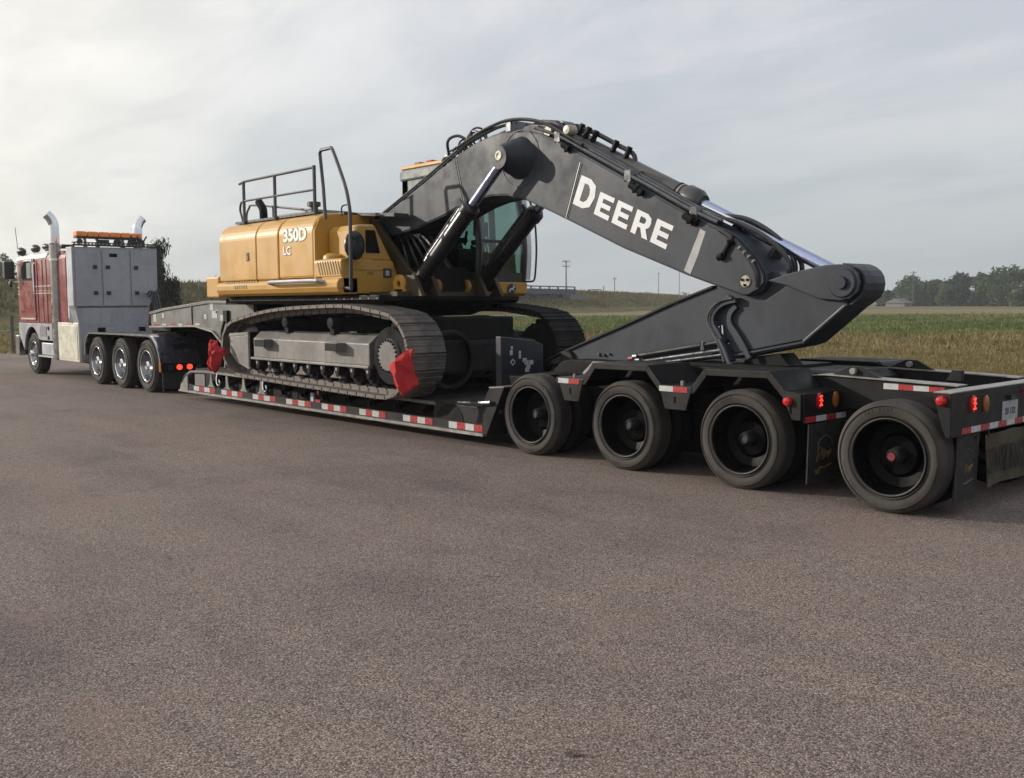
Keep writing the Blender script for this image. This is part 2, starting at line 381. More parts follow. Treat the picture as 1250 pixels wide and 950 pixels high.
# weeds standing on the bank face so that its outline is ragged
r2 = np.random.default_rng(5); vv = []
for i in range(60000):
    t = r2.random()*(nn_-2); i0 = int(t); f_ = t-i0; b_ = P[i0].lerp(P[i0+1], f_); tg = P[i0+1]-P[i0]
    nrm = Vector((-tg.y, tg.x, 0)).normalized()
    if nrm.dot(Vector((CX, CY, 0))-b_) > 0: nrm = -nrm
    o_ = -12+15*r2.random(); hz = float(np.interp(o_, [a for a, _ in prof], [h for _, h in prof])); q = b_+nrm*o_
    h = .15+.5*r2.random()**2; w = .06+.09*r2.random(); a = r2.random()*6.28; z0 = b_.z*hz-.12
    vv += [(q.x-w*math.cos(a), q.y-w*math.sin(a), z0), (q.x+w*math.cos(a), q.y+w*math.sin(a), z0), (q.x+(r2.random()-.5)*.3, q.y+(r2.random()-.5)*.3, z0+.12+h)]
tag(link('bank_weeds', tri_mesh('bank_weeds', np.array(vv), BANK)), kind='stuff')

# concrete-and-steel bridge carrying the road through the bank, seen under the excavator's cab
BR = thing('road_bridge', 'low blue-grey road bridge with railing, set in the grassy bank beyond the cab', 'bridge', (-134.5, 117, 0))
bx = Vector((-115.5, 80, 0)); by = Vector((-130.6, 126, 0)); bd = (by-bx); bl = bd.length; bd.normalize(); bn = Vector((-bd.y, bd.x, 0))
if bn.dot(Vector((CX, CY, 0))-bx) < 0: bn = -bn
BLUE = mat('weathered_blue_grey_steel', (.040, .055, .085), .5, .1, .2, .6, grime=.4); CONC = mat('pale_concrete', (.17, .16, .15), .85, 0, .15, 1.0)
def brick_(name, t0, t1, o0, o1, z0, z1, m):
    mb = MB(); v = []
    for t in (t0, t1):
        for o_ in (o0, o1):
            for z in (z0, z1): q = bx+bd*t+bn*o_; v.append((q.x, q.y, z))
    mb.add(v, [(0, 1, 3, 2), (4, 6, 7, 5), (0, 4, 5, 1), (2, 3, 7, 6), (0, 2, 6, 4), (1, 5, 7, 3)]); return obj(name, mb, m, BR)
brick_('girder', 0, bl, 1.5, 2.3, 1.2, 3.3, BLUE); brick_('deck_slab', 0, bl, -6, 3.0, 3.32, 3.75, BLUE)
brick_('abutment', -1.0, 6.0, 1.2, 4.2, -.3, 3.28, CONC); brick_('abutment', bl-5, bl+2, 1.2, 4.2, -.3, 3.28, CONC)
for i in range(15): brick_('railing_post', i*bl/14-.12, i*bl/14+.12, 2.5, 2.75, 3.75, 4.75, BLUE)
brick_('railing_bar', 0, bl, 2.55, 2.7, 4.6, 4.8, BLUE); brick_('railing_bar', 0, bl, 2.55, 2.7, 3.77, 4.25, BLUE)

# ---------------------------------------------------------------- trees
BARK = mat('bark', (.07, .055, .042), .9, 0, .25, 2, bump=.5, bscale=8)
def leafmat(name, c, tr=.3):
    m = bpy.data.materials.new(name); m.use_nodes = True; T = NT(m.node_tree); bs = T.n['Principled BSDF']
    ri = T.new('ShaderNodeNewGeometry').outputs['Random Per Island']; co = T.new('ShaderNodeTexCoord').outputs['Object']
    k = T.mix(T.smooth(T.noise(co, .35, 3, .6), .35, .65), tuple(x*.75 for x in c), tuple(x*1.3 for x in c))
    cc = T.mix(1.0, k, T.ramp(ri, [(0, (.7, .72, .7)), (.6, (1, 1, 1)), (1, (1.35, 1.3, 1.1))]), 'MULTIPLY'); T.l.new(cc, bs.inputs['Base Color'])
    bs.inputs['Roughness'].default_value = .7; bs.inputs['Specular IOR Level'].default_value = .2
    tl = T.new('ShaderNodeBsdfTranslucent'); T.l.new(cc, tl.inputs[0]); ms = T.new('ShaderNodeMixShader'); ms.inputs[0].default_value = tr
    T.l.new(bs.outputs[0], ms.inputs[1]); T.l.new(tl.outputs[0], ms.inputs[2]); T.l.new(ms.outputs[0], T.n['Material Output'].inputs[0]); return m
LEAF = [leafmat('leaf_mid_green', (.056, .088, .038)), leafmat('leaf_dark_green', (.040, .064, .034)), leafmat('leaf_yellow_green', (.095, .125, .045)), leafmat('needle_dark', (.020, .026, .018), .15)]

def tree(name, label, x, y, h, w, leaf, n=900, ls=.5, clumps=12, seed=0, base=.18, group=None, spiky=0.0, cat='tree', z0=0.0):
    r = np.random.default_rng(seed+100); t = thing(name, label, cat, (x, y, z0), group)
    mb = MB(); top = .8*h
    mb.tube([(x, y, z0-.3), (x+.02*h, y, z0+.3*h), (x, y+.02*h, z0+top)], [.022*h, .014*h, .004*h], 7)
    cs = []
    for i in range(clumps):
        zz_ = base+(1-base)*((i+.6)/clumps); rad = w*.5*math.sqrt(max(.05, 1-((zz_-.45)/.62)**2))*(.35+.6*r.random()); a = r.random()*6.28
        if spiky: rad = w*.5*(1-zz_*.75)*(.3+.7*r.random())
        c = Vector((x+rad*math.cos(a), y+rad*math.sin(a), z0+h*zz_*.93)); cs.append(c)
        if i % 2 == 0 or spiky: mb.tube([(x, y, z0+h*min(zz_*.8, .72)), tuple(c)], [.010*h, .003*h], 5)
    obj('trunk', mb, BARK, t)
    V = np.zeros((n, 4, 3)); 
    for i in range(n):
        c = cs[int(r.random()*clumps)]; s = w*(.17 if not spiky else .13)*(.75+.5*r.random()); d = r.normal(size=3); d /= np.linalg.norm(d)+1e-6; d *= s*r.random()**.4
        if spiky: d[2] *= 1.9
        p = np.array(c)+d*np.array((1, 1, .8)); u = r.normal(size=3); u /= np.linalg.norm(u)
        if spiky: u = np.array((u[0]*.45, u[1]*.45, abs(u[2])+.4)); u /= np.linalg.norm(u)
        v = np.cross(u, r.normal(size=3)); v /= np.linalg.norm(v)+1e-6; q = ls*(.6+.8*r.random()); k = .55 if not spiky else .22
        V[i] = [p-u*q*.5-v*q*.1*k, p+v*q*.5*k, p+u*q*.5, p-v*q*.5*k]
    me = bpy.data.meshes.new('crown'); f = np.arange(4*n).reshape(-1, 4)
    me.from_pydata(V.reshape(-1, 3).tolist(), [], f.tolist()); me.materials.append(LEAF[leaf]); link('crown', me, t); return t

TG = 'trees along the far edge of the field'
tree('dark_tree', 'dark spiky tree rising just behind the truck\'s far exhaust stack', -50.1, 14.6, 5.3, 3.2, 3, 5600, .26, 30, 1, .05, None, 1.0)
tree('dark_shrub', 'low dark bush between the spiky tree and the excavator\'s counterweight', -49.9, 15.0, 3.0, 2.9, 3, 4200, .24, 22, 2, .03, None, .6)
tree('bank_tree', 'grey-green tree beyond the bank, left of the truck\'s mirror', -160, 34.6, 9.6, 7.5, 0, 1400, .5, 14, 3, .3)
right = [(-157, 306, 6.2, 9, 1, 'lowest dark tree of the far row, beside the arm\'s round end'), (-152.5, 306.5, 8.0, 9, 1, 'small dark tree just left of the tall utility pole'),
         (-146.5, 302, 12.3, 12, 0, 'flat-topped tree right behind the tall utility pole'), (-147.6, 315, 10.0, 13, 1, 'low spreading dark tree right of the tall utility pole'),
         (-140.5, 307, 10.6, 11, 1, 'dark bushy tree left of the yellow-green one in the far row'), (-133.5, 299, 9.2, 9, 2, 'yellow-green tree low in the middle of the far row'),
         (-128.8, 296, 12.8, 10, 1, 'dark tall tree right of the yellow-green one in the far row'), (-123.5, 299, 12.6, 10, 0, 'mid-green tree left of the tallest crown in the far row'),
         (-121.5, 303, 13.4, 9, 1, 'slender tall tree touching the largest crown'), (-114.3, 293, 14.6, 15, 0, 'largest broad tree of the far row, with the tallest crown'),
         (-106.5, 288, 7.2, 9, 2, 'pale yellow-green bush at the right end of the far row'), (-101, 290, 7.8, 9, 0, 'round tree at the edge of the photo, right of the pale bush')]
for i, (x, y, h, w, lf, lb) in enumerate(right): tree('field_tree', lb, x, y, h*.76, w, lf, 3000, 1.0, 30, 10+i, .0 if h < 10 else .03, TG)
far = [(-318, 352, 5.6, 10, 'dark bush on the horizon below the bending boom'), (-312, 362, 4.6, 12, 'low dark bush left of the two thin poles'), (-300, 374, 4.4, 14, 'wide low thicket behind the thin poles under the boom'),
       (-290, 386, 5.0, 14, 'dark thicket right of the thin poles under the boom'), (-280, 392, 5.6, 11, 'rightmost small bush on the horizon under the boom tip'), (-272, 405, 5.2, 12, 'bush on the horizon touching the arm\'s sloping edge')]
for i, (x, y, h, w, lb) in enumerate(far): tree('horizon_bush', lb, x, y, h, w, 1, 420, 1.1, 9, 40+i, .02, 'bushes on the horizon', cat='bush', z0=1.0)
for i, (x, y, h, w) in enumerate([(-203, 86, 6.6, 14), (-200, 95, 6.2, 9)]):
    tree('bank_bush', ['faint grey-green thicket above the bank left of the counterweight', 'small thicket above the bank touching the counterweight'][i], x, y, h, w, 0, 500, .7, 9, 60+i, .3, None, cat='bush')

POLE = mat('weathered_pole_wood', (.10, .092, .085), .9, 0, .2, 3)
def pole(label, x, y, h, z0=0, arm=1.2, r=.14, tower=False):
    t = thing('utility_pole', label, 'utility pole', (x, y, z0)); mb = MB(); mb.tube([(x, y, z0-.3), (x, y, z0+h)], [r, r*.7], 8); obj('post', mb, POLE, t)
    if arm:
        ux, uy = .667*arm, .745*arm
        for zz_ in ((.95, .80) if tower else (.94,)):
            mb = MB(); mb.tube([(x-ux, y-uy, z0+h*zz_), (x+ux, y+uy, z0+h*zz_)], r*.45, 6); obj('cross_arm', mb, POLE, t)
            for s in (-1, -.5, .5, 1):
                mb = MB(); mb.tube([(x+ux*s, y+uy*s, z0+h*zz_), (x+ux*s, y+uy*s, z0+h*zz_+.4)], r*.3, 6); obj('insulator', mb, POLE, t)
    return t
pole('tall slim pole on the bank, right of the excavator cab', -141, 137.4, 6.6, 3.9, .75, .15, True)
pole('left post of the low gate-like pair on the horizon', -213.8, 227.4, 4.6, 2.6, 0, .18)
pole('short pole with a crossarm standing right of the gate-like pair', -211.9, 230.5, 7.2, 2.6, .6, .16)
pole('fainter, left one of the two thin far poles under the boom', -266.3, 318.2, 13, 1.5, .5, .16)
pole('taller, right one of the two thin far poles under the boom', -235.3, 293.1, 14.5, 1.5, .5, .14)
pole('tall utility pole in front of the far tree row', -137.6, 282.7, 10.8, 0, .9, .17)
t = thing('signpost_frame', 'small dark goalpost frame on the horizon beside the short pole', 'frame', (-216, 225, 2.6)); mb = MB()
for q in ((-217.0, 224.0), (-214.6, 226.6)): mb.tube([(*q, 2.3), (*q, 6.0)], .14, 6)
obj('uprights', mb, POLE, t); mb = MB(); mb.tube([(-217.3, 223.7, 5.9), (-214.3, 226.9, 5.9)], .16, 6); obj('crossbar', mb, POLE, t)
t = thing('farm_shed', 'small grey gabled shed among the far trees, left of the tall pole', 'shed', (-139, 277, 0)); mb = MB()
mb.prism([(-3.0, 0), (3.0, 0), (3.0, 1.1), (-3.0, 1.1)], 276, 281); mb.v = [(x-139.8+.0, y, z) for x, y, z in mb.v]; obj('wall', mb, CONC, t)
mb = MB(); mb.prism([(-3.3, 1.1), (3.3, 1.1), (0, 2.5)], 275.6, 281.4); mb.v = [(x-139.8, y, z) for x, y, z in mb.v]; obj('roof', mb, mat('grey_shed_roof', (.12, .12, .125), .7), t)
# fence by the truck's nose
FT = thing('fence_post', 'weathered fence post standing at the grass edge by the truck\'s front wheel', 'post', (-35.0, 2.75, 0)); mb = MB(); mb.tube([(-35.0, 2.9, -.2), (-35.0, 2.9, 1.35)], .07, 7); obj('post', mb, POLE, FT)
mb = MB(); mb.tube([(-36.5, 2.4, .75), (-35.0, 2.9, .78)], .03, 6); obj('rail', mb, POLE, FT)
# litter on the lot
LEAFM = mat('dry_leaf', (.07, .055, .045), .8, 0, .3, 30)
def leaf(label, x, y, s, seed):
    r = random.Random(seed); mb = MB(); n = 9; pts = []
    for i in range(n):
        a = 6.283*i/n; q = s*(.6+.5*r.random()); pts.append((x+q*math.cos(a)*1.6*.745-q*math.sin(a)*.4, y+q*math.cos(a)*1.6*.667+q*math.sin(a)*.5, .006+s*.5*r.random()))
    mb.add(pts+[(x, y, s*.55)], [(i, (i+1) % n, n) for i in range(n)]); o = obj('dry_leaf', mb, LEAFM); tag(o, label, 'leaf')

leaf('crumpled dry leaf lying on the asphalt nearest the camera', 1.28, -4.83, .030, 1)
leaf('small dark leaf on the asphalt at the left of the lot', -2.59, -4.79, .022, 2)
leaf('tiny dark scrap on the asphalt in the middle of the lot', -.78, -3.50, .018, 3)

# ================================================================== WHEELS (shared meshes, local frame: axis +Y points inboard, outer face at y=0)
def tyre_prof(R, rb, w, y0=0.0):
    s = R-rb
    p = [(rb-.005, .030), (rb+.012, .012), (rb+.03*s/.15, .006), (rb+.42*s, -.004), (rb+.60*s, -.002), (rb+.78*s, .008), (R-.018, .022), (R-.005, .036)]
    g = [(R, .045)]
    nrib = 5; tw = w-.09; 
    for k in range(nrib-1):
        c = .045+tw*(k+1)/nrib; g += [(R, c-.006), (R-.014, c-.004), (R-.014, c+.004), (R, c+.006)]
    g += [(R, w-.045)]
    q = [(R-.018, w-.022), (rb+.5*s, w+.002), (rb, w-.03)]
    return [(r, y+y0) for r, y in p+g+q]
def sidewall_rings(mb, R, rb):
    s = R-rb
    for a0 in (.5, 2.4, 4.2):                       # raised sidewall lettering, too fine to read
        for k in range(8):
            if k == 4: continue
            a = a0+k*.085; r0, r1 = rb+.46*s, rb+.62*s; c0, s0 = math.cos(a), math.sin(a); c1, s1 = math.cos(a+.05), math.sin(a+.05)
            mb.add([(r0*c0, -.0075, r0*s0), (r0*c1, -.0075, r0*s1), (r1*c1, -.006, r1*s1), (r1*c0, -.006, r1*s0), (r0*c0, .0, r0*s0), (r0*c1, .0, r0*s1), (r1*c1, .0, r1*s1), (r1*c0, .0, r1*s0)], [(0, 1, 2, 3), (0, 4, 5, 1), (1, 5, 6, 2), (2, 6, 7, 3), (3, 7, 4, 0)])
    for f_ in (.16, .70): mb.lathe([(rb+f_*s-.004, .002), (rb+f_*s, -.010), (rb+f_*s+.004, .002)], n=56)
RIME = mat('lit_rim_flange', (.022, .021, .021), .5, .2, .3, 14)  # greyer than the rim, painting in the light along its lip
def build_wheel_meshes(key, R, rb, w, deep, rimm, hubm, hub_r, hub_out, red=False):
    M = {}
    M['edge'] = MB().lathe([(rb-.012, .010), (rb-.004, .000), (rb+.006, -.001), (rb+.008, .008)], n=56).mesh('rim_edge', RIME if rimm is RIMB else CHR, True)
    mb = MB().lathe(tyre_prof(R, rb, w), n=56); sidewall_rings(mb, R, rb); M['tyre'] = mb.mesh('tyre', TYRE, True); M['tyre'].set_sharp_from_angle(angle=R_(35))
    M['inner'] = MB().lathe(tyre_prof(R, rb, w, w+.07), n=44).mesh('inner_tyre', TYREF, True)
    mb = MB()
    mb.lathe([(rb+.014, .012), (rb+.010, .004), (rb, .006), (rb-.008, .02), (rb-.022, .045), (rb-.03, deep-.03), (rb-.05, deep), (hub_r+.12, deep+.02), (hub_r+.09, deep-.012), (hub_r, deep-.012), (1e-3, deep-.012)], n=56)
    M['rim'] = mb.mesh('wheel', rimm, True); M['rim'].set_sharp_from_angle(angle=R_(32))
    hh = MB()
    for k in range(10):                                 # hand holes and wheel nuts
        a = 6.283*(k+.5)/10; rr = (rb-.05+hub_r+.12)/2
        hh.disc((rr*math.cos(a), deep-.004+.002, rr*math.sin(a)), .022, n=10, h=.012)
    if rimm is not RIMB: M['holes'] = hh.mesh('hand_holes', mat('hole_black', (.004, .004, .004), .9, 0, .05), False)
    nb = MB()
    for k in range(10):
        a = 6.283*k/10; nb.disc(((hub_r+.055)*math.cos(a), deep-.045, (hub_r+.055)*math.sin(a)), .016, n=6, h=.04)
    if rimm is not RIMB: M['nuts'] = nb.mesh('wheel_nuts', hubm, False)
    hb = MB().lathe([(hub_r+.005, deep-.01), (hub_r, deep-.05), (hub_r*.94, hub_out+.03), (hub_r*.8, hub_out+.012), (hub_r*.62, hub_out), (hub_r*.58, hub_out+.012), (1e-3, hub_out+.012)], n=28)
    M['hub'] = hb.mesh('hub', hubm, True); M['hub'].set_sharp_from_angle(angle=R_(30))
    if red: M['cap'] = MB().disc((0, hub_out-.012, 0), hub_r*.5, h=.024, n=20).mesh('hub_cap', mat('dull_red_cap', (.16, .018, .025), .4, 0, .15, 30))
    return M
def put_wheel(root, M, x, y, z, dual=True, flip=False, spin=0.0):
    mw = Matrix.Translation((x, y, z)) @ (Matrix.Rotation(math.pi, 4, 'Z') if flip else Matrix.Identity(4)) @ Matrix.Rotation(spin, 4, 'Y')
    wv = link('wheel', M['rim'], root, mw=mw)
    for k, nm in (('tyre', 'tyre'), ('hub', 'hub'), ('edge', 'rim_edge'), ('nuts', 'wheel_nuts'), ('holes', 'hand_holes'), ('inner', 'inner_tyre'), ('cap', 'hub_cap')):
        if k in M and (dual or k != 'inner'):
            o = bpy.data.objects.new(nm, M[k]); COL.objects.link(o); o.parent = wv
            if k in ('nuts', 'holes'): o['kind'] = 'stuff'
    return wv

# ================================================================== LOWBOY TRAILER
TR = thing('lowboy_trailer', 'long black lowboy trailer with four rear axles, carrying the yellow excavator', 'trailer', (-5, 1.28, 0))
YF = 2.56
def near_far(fn):
    fn(lambda y: y); fn(lambda y: YF-y)
TW = build_wheel_meshes('t', .457, .312, .255, .20, RIMB, HUBG, .066, .075)
TWR = build_wheel_meshes('t', .457, .312, .255, .20, RIMB, HUBG, .066, .075, True)
AX = (-4.198, -2.812, -1.414, 0.0)
for i, x in enumerate(AX):
    M = TWR if i == 3 else TW
    put_wheel(TR, M, x, .02, .452, True, False, .3*i); put_wheel(TR, TW, x, YF-.02, .452, True, True, .7*i)
    mb = MB().tube([(x, .5, .452), (x, YF-.5, .452)], .07, 10); obj('axle', mb, BLKM, TR, True)
    if i < 3: obj('underframe_blocker', MB().prism([(x+.30, .16), (x+1.08, .16), (x+1.12, .62), (x+.26, .62)], .62, YF-.62), BLKM, TR, bevel=.02)  # boxes added between axles to block sky light and darken the ground
# fenders over the three fixed axles
FP = [(-3.74, .905), (-3.34, .905), (-3.20, 1.080), (-2.46, 1.086), (-2.29, .905), (-1.93, .905), (-1.78, 1.082), (-1.08, 1.09), (-.92, .93), (-.765, .912)]
FPF = [(-4.75, .72), (-4.62, .90), (-4.50, 1.02), (-3.9, 1.02), (-3.74, .905)]+FP
for s in (0, 1):
    y = (lambda q: q) if s == 0 else (lambda q: YF-q)
    mb = MB().sheet(FP, .022, y(-.005), y(.63)); mb.sheet(FP, .062, y(-.012), y(.014)); obj('fender', mb, BLK, TR, bevel=.004)
    for (a, b, c, d, zb) in ((-3.71, -3.33, -3.40, -3.61, .66), (-2.32, -1.92, -1.99, -2.24, .675), (-.96, -.765, -.765, -.85, .685)):
        mb = MB().prism([(a, .898), (b, .898), (c, zb), (d, zb)], y(-.016), y(.012)); obj('fender_bracket', mb, BLK, TR, bevel=.004)
        mb = MB().prism([((a+b)/2-.008, .80), ((a+b)/2+.008, .80), ((a+b)/2+.008, .74), ((a+b)/2-.008, .74)], y(-.020), y(-.015)); obj('bracket_slot', mb, RIMB, TR)
def tape(x0, x1, z0, z1, yy, red, plane='XZ'):
    mb = MB()
    if plane == 'XZ': mb.prism([(x0, z0), (x1, z0), (x1, z1), (x0, z1)], yy-.003, yy)
    else: mb.prism([(x0, z0), (x1, z0), (x1, z1), (x0, z1)], yy, yy+.003, 'YZ')
    return obj('reflective_tape', mb, TAPER if red else TAPEW, TR)
for a, b in ((-3.70, -3.39), (-2.31, -1.97)):
    mid_ = (a+b)/2; tape(a, mid_, .845, .897, -.0165, False); tape(mid_, b, .845, .897, -.0165, True)
for (x, z) in ((-2.08, .925), (-3.52, .92)):
    obj('marker_stud', MB().tube([(x, .05, .90), (x, .05, z+.025)], .018, 8), EDGE, TR)
# centre frame between the wheels
mb = MB().prism([(-4.60, .55), (-4.60, .82), (-4.32, 1.02), (-4.2, 1.045), (-.95, 1.045), (-.8, .98), (-.8, .55)], .66, YF-.66); obj('bogie_frame', mb, BLKM, TR, bevel=.01)
for x in (-4.15, -3.5, -2.1, -.85):
    obj('cross_member', MB().box(x-.05, x+.05, .05, YF-.05, .80, .895), BLKM, TR)
mb = MB().sheet([(-3.96, .905), (-3.80, 1.04), (-3.22, 1.052)], .03, .625, .665); mb.sheet([(-3.96, .905), (-3.80, 1.04), (-3.22, 1.052)], .03, YF-.665, YF-.625); obj('frame_edge_bar', mb, EDGE, TR)
obj('arm_cradle', MB().box(-2.6, -1.5, .80, 1.75, 1.04, 1.075), BLKM, TR)
# end panel behind the third axle
EPX = -.765
obj('end_panel', MB().prism([(0, .912), (.70, .90), (.70, .64), (.02, .66)], EPX, EPX+.02, 'YZ'), BLK, TR, bevel=.004)
obj('end_panel', MB().prism([(YF, .912), (YF-.70, .90), (YF-.70, .64), (YF-.02, .66)], EPX, EPX+.02, 'YZ'), BLK, TR)
for k in range(4): tape(.03+.165*k, .03+.165*(k+1), .662, .712, EPX+.0205, k % 2 == 0, 'YZ')
obj('marker_light', MB().lathe([(1e-3, -.052), (.032, -.045), (.040, -.02), (.040, 0)], (-.885, -.012, .842), n=18), REDL, TR, True)
def lamp(name, x, y, z, ry, rz, m, d=.022):
    mb = MB(); n = 22
    for k, (q, dx) in enumerate(((1.0, 0), (1.0, d*.6), (.75, d), (.02, d*1.1))): mb.v += [(x+dx, y+ry*q*math.cos(6.283*i/n), z+rz*q*math.sin(6.283*i/n)) for i in range(n)]
    mb.f += [(k*n+i, k*n+(i+1) % n, (k+1)*n+(i+1) % n, (k+1)*n+i) for k in range(3) for i in range(n)]; return obj(name, mb, m, TR, True)
def oval(x, y, z, lit):
    lamp('tail_light', x, y, z, .046, .070, REDL if lit else AMB)
    if lit:
        for dy, dz in ((-.014, .038), (.012, .042), (.002, .020), (-.016, .006), (.018, .002), (0, -.018), (-.014, -.038), (.014, -.036)):
            o = lamp('lamp_diode', x+.016, y+dy, z+dz, .008, .009, REDON, .012)
oval(EPX+.021, .235, .84, True); oval(EPX+.021, .50, .835, False)
# mud flaps
def flap(y0, y1, x, z0, z1, tilt, motif):
    mb = MB().prism([(y0, z0), (y1, z0-.005), (y1, z1), (y0, z1)], x, x+.012, 'YZ'); mb.v = [(a+(z1-c)*tilt+.012*math.sin(b*9), b, c) for a, b, c in mb.v]
    o = obj('mud_flap', mb, RUBB, TR)
    for yb in (y0+.05, y1-.08): obj('flap_bolt', MB().disc((x+.013, yb, z1-.05), .016, 'X', .01, 8), HUBG, TR)
    GOLD = mat('faded_gold_print', (.11, .07, .022), .6, 0, .3, 25); PALE = mat('faded_grey_print', (.07, .066, .06), .7, 0, .2, 20)
    cx_ = (y0+y1)/2; zc = motif; X_ = lambda z: x+.016+(z1-z)*tilt+.012*math.sin(cx_*9)
    def stroke(pts, r, m, nm):
        mb = MB(); q = [(X_(z)+.004, y, z) for y, z in smoothline([(a, b, 0) for a, b in pts], 5) for y, z in [(y, z)]] if False else [(X_(p.y)+.002, p.x, p.y) for p in smoothline([(a, b, 0) for a, b in pts], 5)]
        mb.tube(q, r, 5); obj(nm, mb, m, TR)
    arc = [(cx_+.12*math.cos(t), zc+.07+.10*math.sin(t)) for t in np.linspace(.1, 3.3, 8)]; stroke(arc, .006, PALE, 'flap_emblem_arc')
    GOLD and stroke([(cx_-.13, zc-.05), (cx_-.10, zc+.05), (cx_-.085, zc+.075), (cx_-.05, zc+.05), (cx_-.075, zc+.0), (cx_-.10, zc-.005), (cx_-.03, zc-.035), (cx_, zc+.03), (cx_-.02, zc+.045), (cx_-.02, zc-.02), (cx_+.04, zc+.03), (cx_+.045, zc-.02), (cx_+.10, zc+.035), (cx_+.05, zc+.01)], .007, GOLD, 'flap_script')
    stroke([(cx_-.15, zc-.115), (cx_-.13, zc-.16), (cx_-.115, zc-.12), (cx_-.10, zc-.155), (cx_-.075, zc-.105), (cx_, zc-.108), (cx_+.12, zc-.085)], .008, GOLD, 'flap_script')
flap(.06, .60, -.745, .13, .645, -.02, .36)
# flip axle frame
for y0 in (.60, YF-.60-.12):
    obj('axle_rail', MB().prism([(-1.05, .74), (-1.05, 1.02), (-.9, 1.035), (.30, 1.0), (.30, .76)], y0, y0+.12), BLK, TR, bevel=.006)
    obj('rail_edge', MB().prism([(-1.05, 1.022), (-1.05, 1.032), (-.9, 1.047), (.30, 1.012), (.30, 1.002), (-.9, 1.037)], y0-.03, y0+.15), EDGE, TR)
    px_ = -.62 if y0 < 1 else -.72
    obj('hinge_lug', MB().prism([(px_-.26, 1.03), (px_-.06, 1.125), (px_+.05, 1.125), (px_+.28, 1.01)], y0+.02, y0+.055), BLK, TR, bevel=.004)
    obj('hinge_pin', MB().tube([(px_-.01, y0-.02, 1.085), (px_-.01, y0+.09, 1.085)], .028, 14), EDGE, TR, True)
obj('rail_cover', MB().prism([(-2.05, 1.06), (-1.95, 1.09), (-1.15, 1.09), (-.95, 1.04), (-.95, 1.0), (-2.05, 1.0)], YF-.66, YF-.05), BLKM, TR, bevel=.01)
for k in range(4): tape(-.345+.132*k, -.345+.132*(k+1), .945, .995-.003*k, .5985, k % 2 == 1)
for x in (-.95, -.35, .2): obj('cross_member', MB().box(x-.04, x+.04, .72, YF-.72, .80, .94), BLKM, TR)
obj('hose_fitting', MB().tube([(-.93, .56, .90), (-.93, .52, .90)], .016, 8).tube([(-.84, .56, .895), (-.84, .53, .895)], .02, 8), EDGE, TR)
obj('post', MB().prism([(-.08, 1.0), (.05, 1.0), (.05, 1.09), (-.03, 1.09)], 1.20, 1.26), BLK, TR)
# rear bumper box
obj('bumper_box', MB().prism([(.36, .995), (.505, .995), (.505, .655), (.47, .655), (.44, .72)], 0, YF), BLK, TR, bevel=.006)
obj('bumper_top', MB().box(.37, .512, -.004, YF+.004, .997, 1.005), EDGE, TR)
obj('marker_light', MB().lathe([(1e-3, -.058), (.030, -.05), (.040, -.02), (.040, 0)], (.435, .0, .940), n=18), REDL, TR, True)
oval(.506, .36, .895, True); oval(.506, .60, .88, False)
oval(.506, YF-.36, .895, True); oval(.506, YF-.60, .88, False)
for k in range(13): tape(.19+.168*k, .19+.168*(k+1), .668, .716, .5062, k % 2 == 0, 'YZ')
obj('marker_light', MB().box(.506, .53, 1.33, 1.40, .92, .95), REDL, TR)
lp = obj('licence_plate', MB().box(.507, .512, .93, 1.24, .715, .872), mat('plate_pale', (.30, .32, .33), .4, 0, .08, 20), TR)
obj('plate_light', MB().box(.507, .54, 1.03, 1.12, .89, .92), HUBG, TR)
DARKP = mat('plate_print', (.06, .08, .13), .5, 0, .1)
def text(s, name, size, parent, m, mw, ext=.002, bold=.0, sx=1.0):
    cu = bpy.data.curves.new(name, 'FONT'); cu.body = s; cu.size = size; cu.extrude = ext; cu.offset = bold; cu.align_x = 'CENTER'; cu.align_y = 'CENTER'; cu.resolution_u = 3
    to = bpy.data.objects.new('tmp', cu); COL.objects.link(to); bpy.context.view_layer.update()
    me = bpy.data.meshes.new_from_object(to.evaluated_get(bpy.context.evaluated_depsgraph_get())); bpy.data.objects.remove(to)
    me.name = name; me.materials.clear(); me.materials.append(m); me.transform(Matrix.Scale(sx, 4, (1, 0, 0))); return link(name, me, parent, mw=mw)
def facing_rear(x, y, z): return Matrix(((0, 0, 1, x), (1, 0, 0, y), (0, 1, 0, z), (0, 0, 0, 1)))
def facing_near(x, y, z): return Matrix(((1, 0, 0, x), (0, 0, -1, y), (0, 1, 0, z), (0, 0, 0, 1)))
text('20 132', 'plate_number', .075, TR, DARKP, facing_rear(.5135, 1.085, .785), .001, .002)
flap(.20, .64, .455, .11, .66, -.06+.02, .36)
obj('undercarriage_bar', MB().box(.30, .36, .2, YF-.2, .62, .70), BLKM, TR)
# warning banner hung under the bumper; its shade is in the dark colour
BN = thing('warning_banner', 'dirty dark yellow warning banner hung under the trailer\'s rear bumper', 'banner', (.5, 1.4, .2))
BANM = mat('shaded_banner_cloth', (.065, .050, .026), .85, 0, .3, 4, dust=.5, dustcol=(.05, .045, .04))
mb = MB(); n = 30; ys = np.linspace(.68, 2.30, n); zs = (.625, .5, .35, .20)
mb.add([(.500+.012*math.sin(y*11+z*5)+.02*(.62-z), y, z+.008*math.sin(y*7)) for z in zs for y in ys], [(j*n+i, j*n+i+1, (j+1)*n+i+1, (j+1)*n+i) for j in range(3) for i in range(n-1)])
b_ = obj('cloth', mb, BANM, BN); s_ = b_.modifiers.new('thick', 'SOLIDIFY'); s_.thickness = .006
text('OVERSIZE LOAD', 'banner_lettering', .30, BN, mat('banner_print', (.018, .017, .015), .9, 0, .2), facing_rear(.531, 1.49, .40), .001, .006, .76)
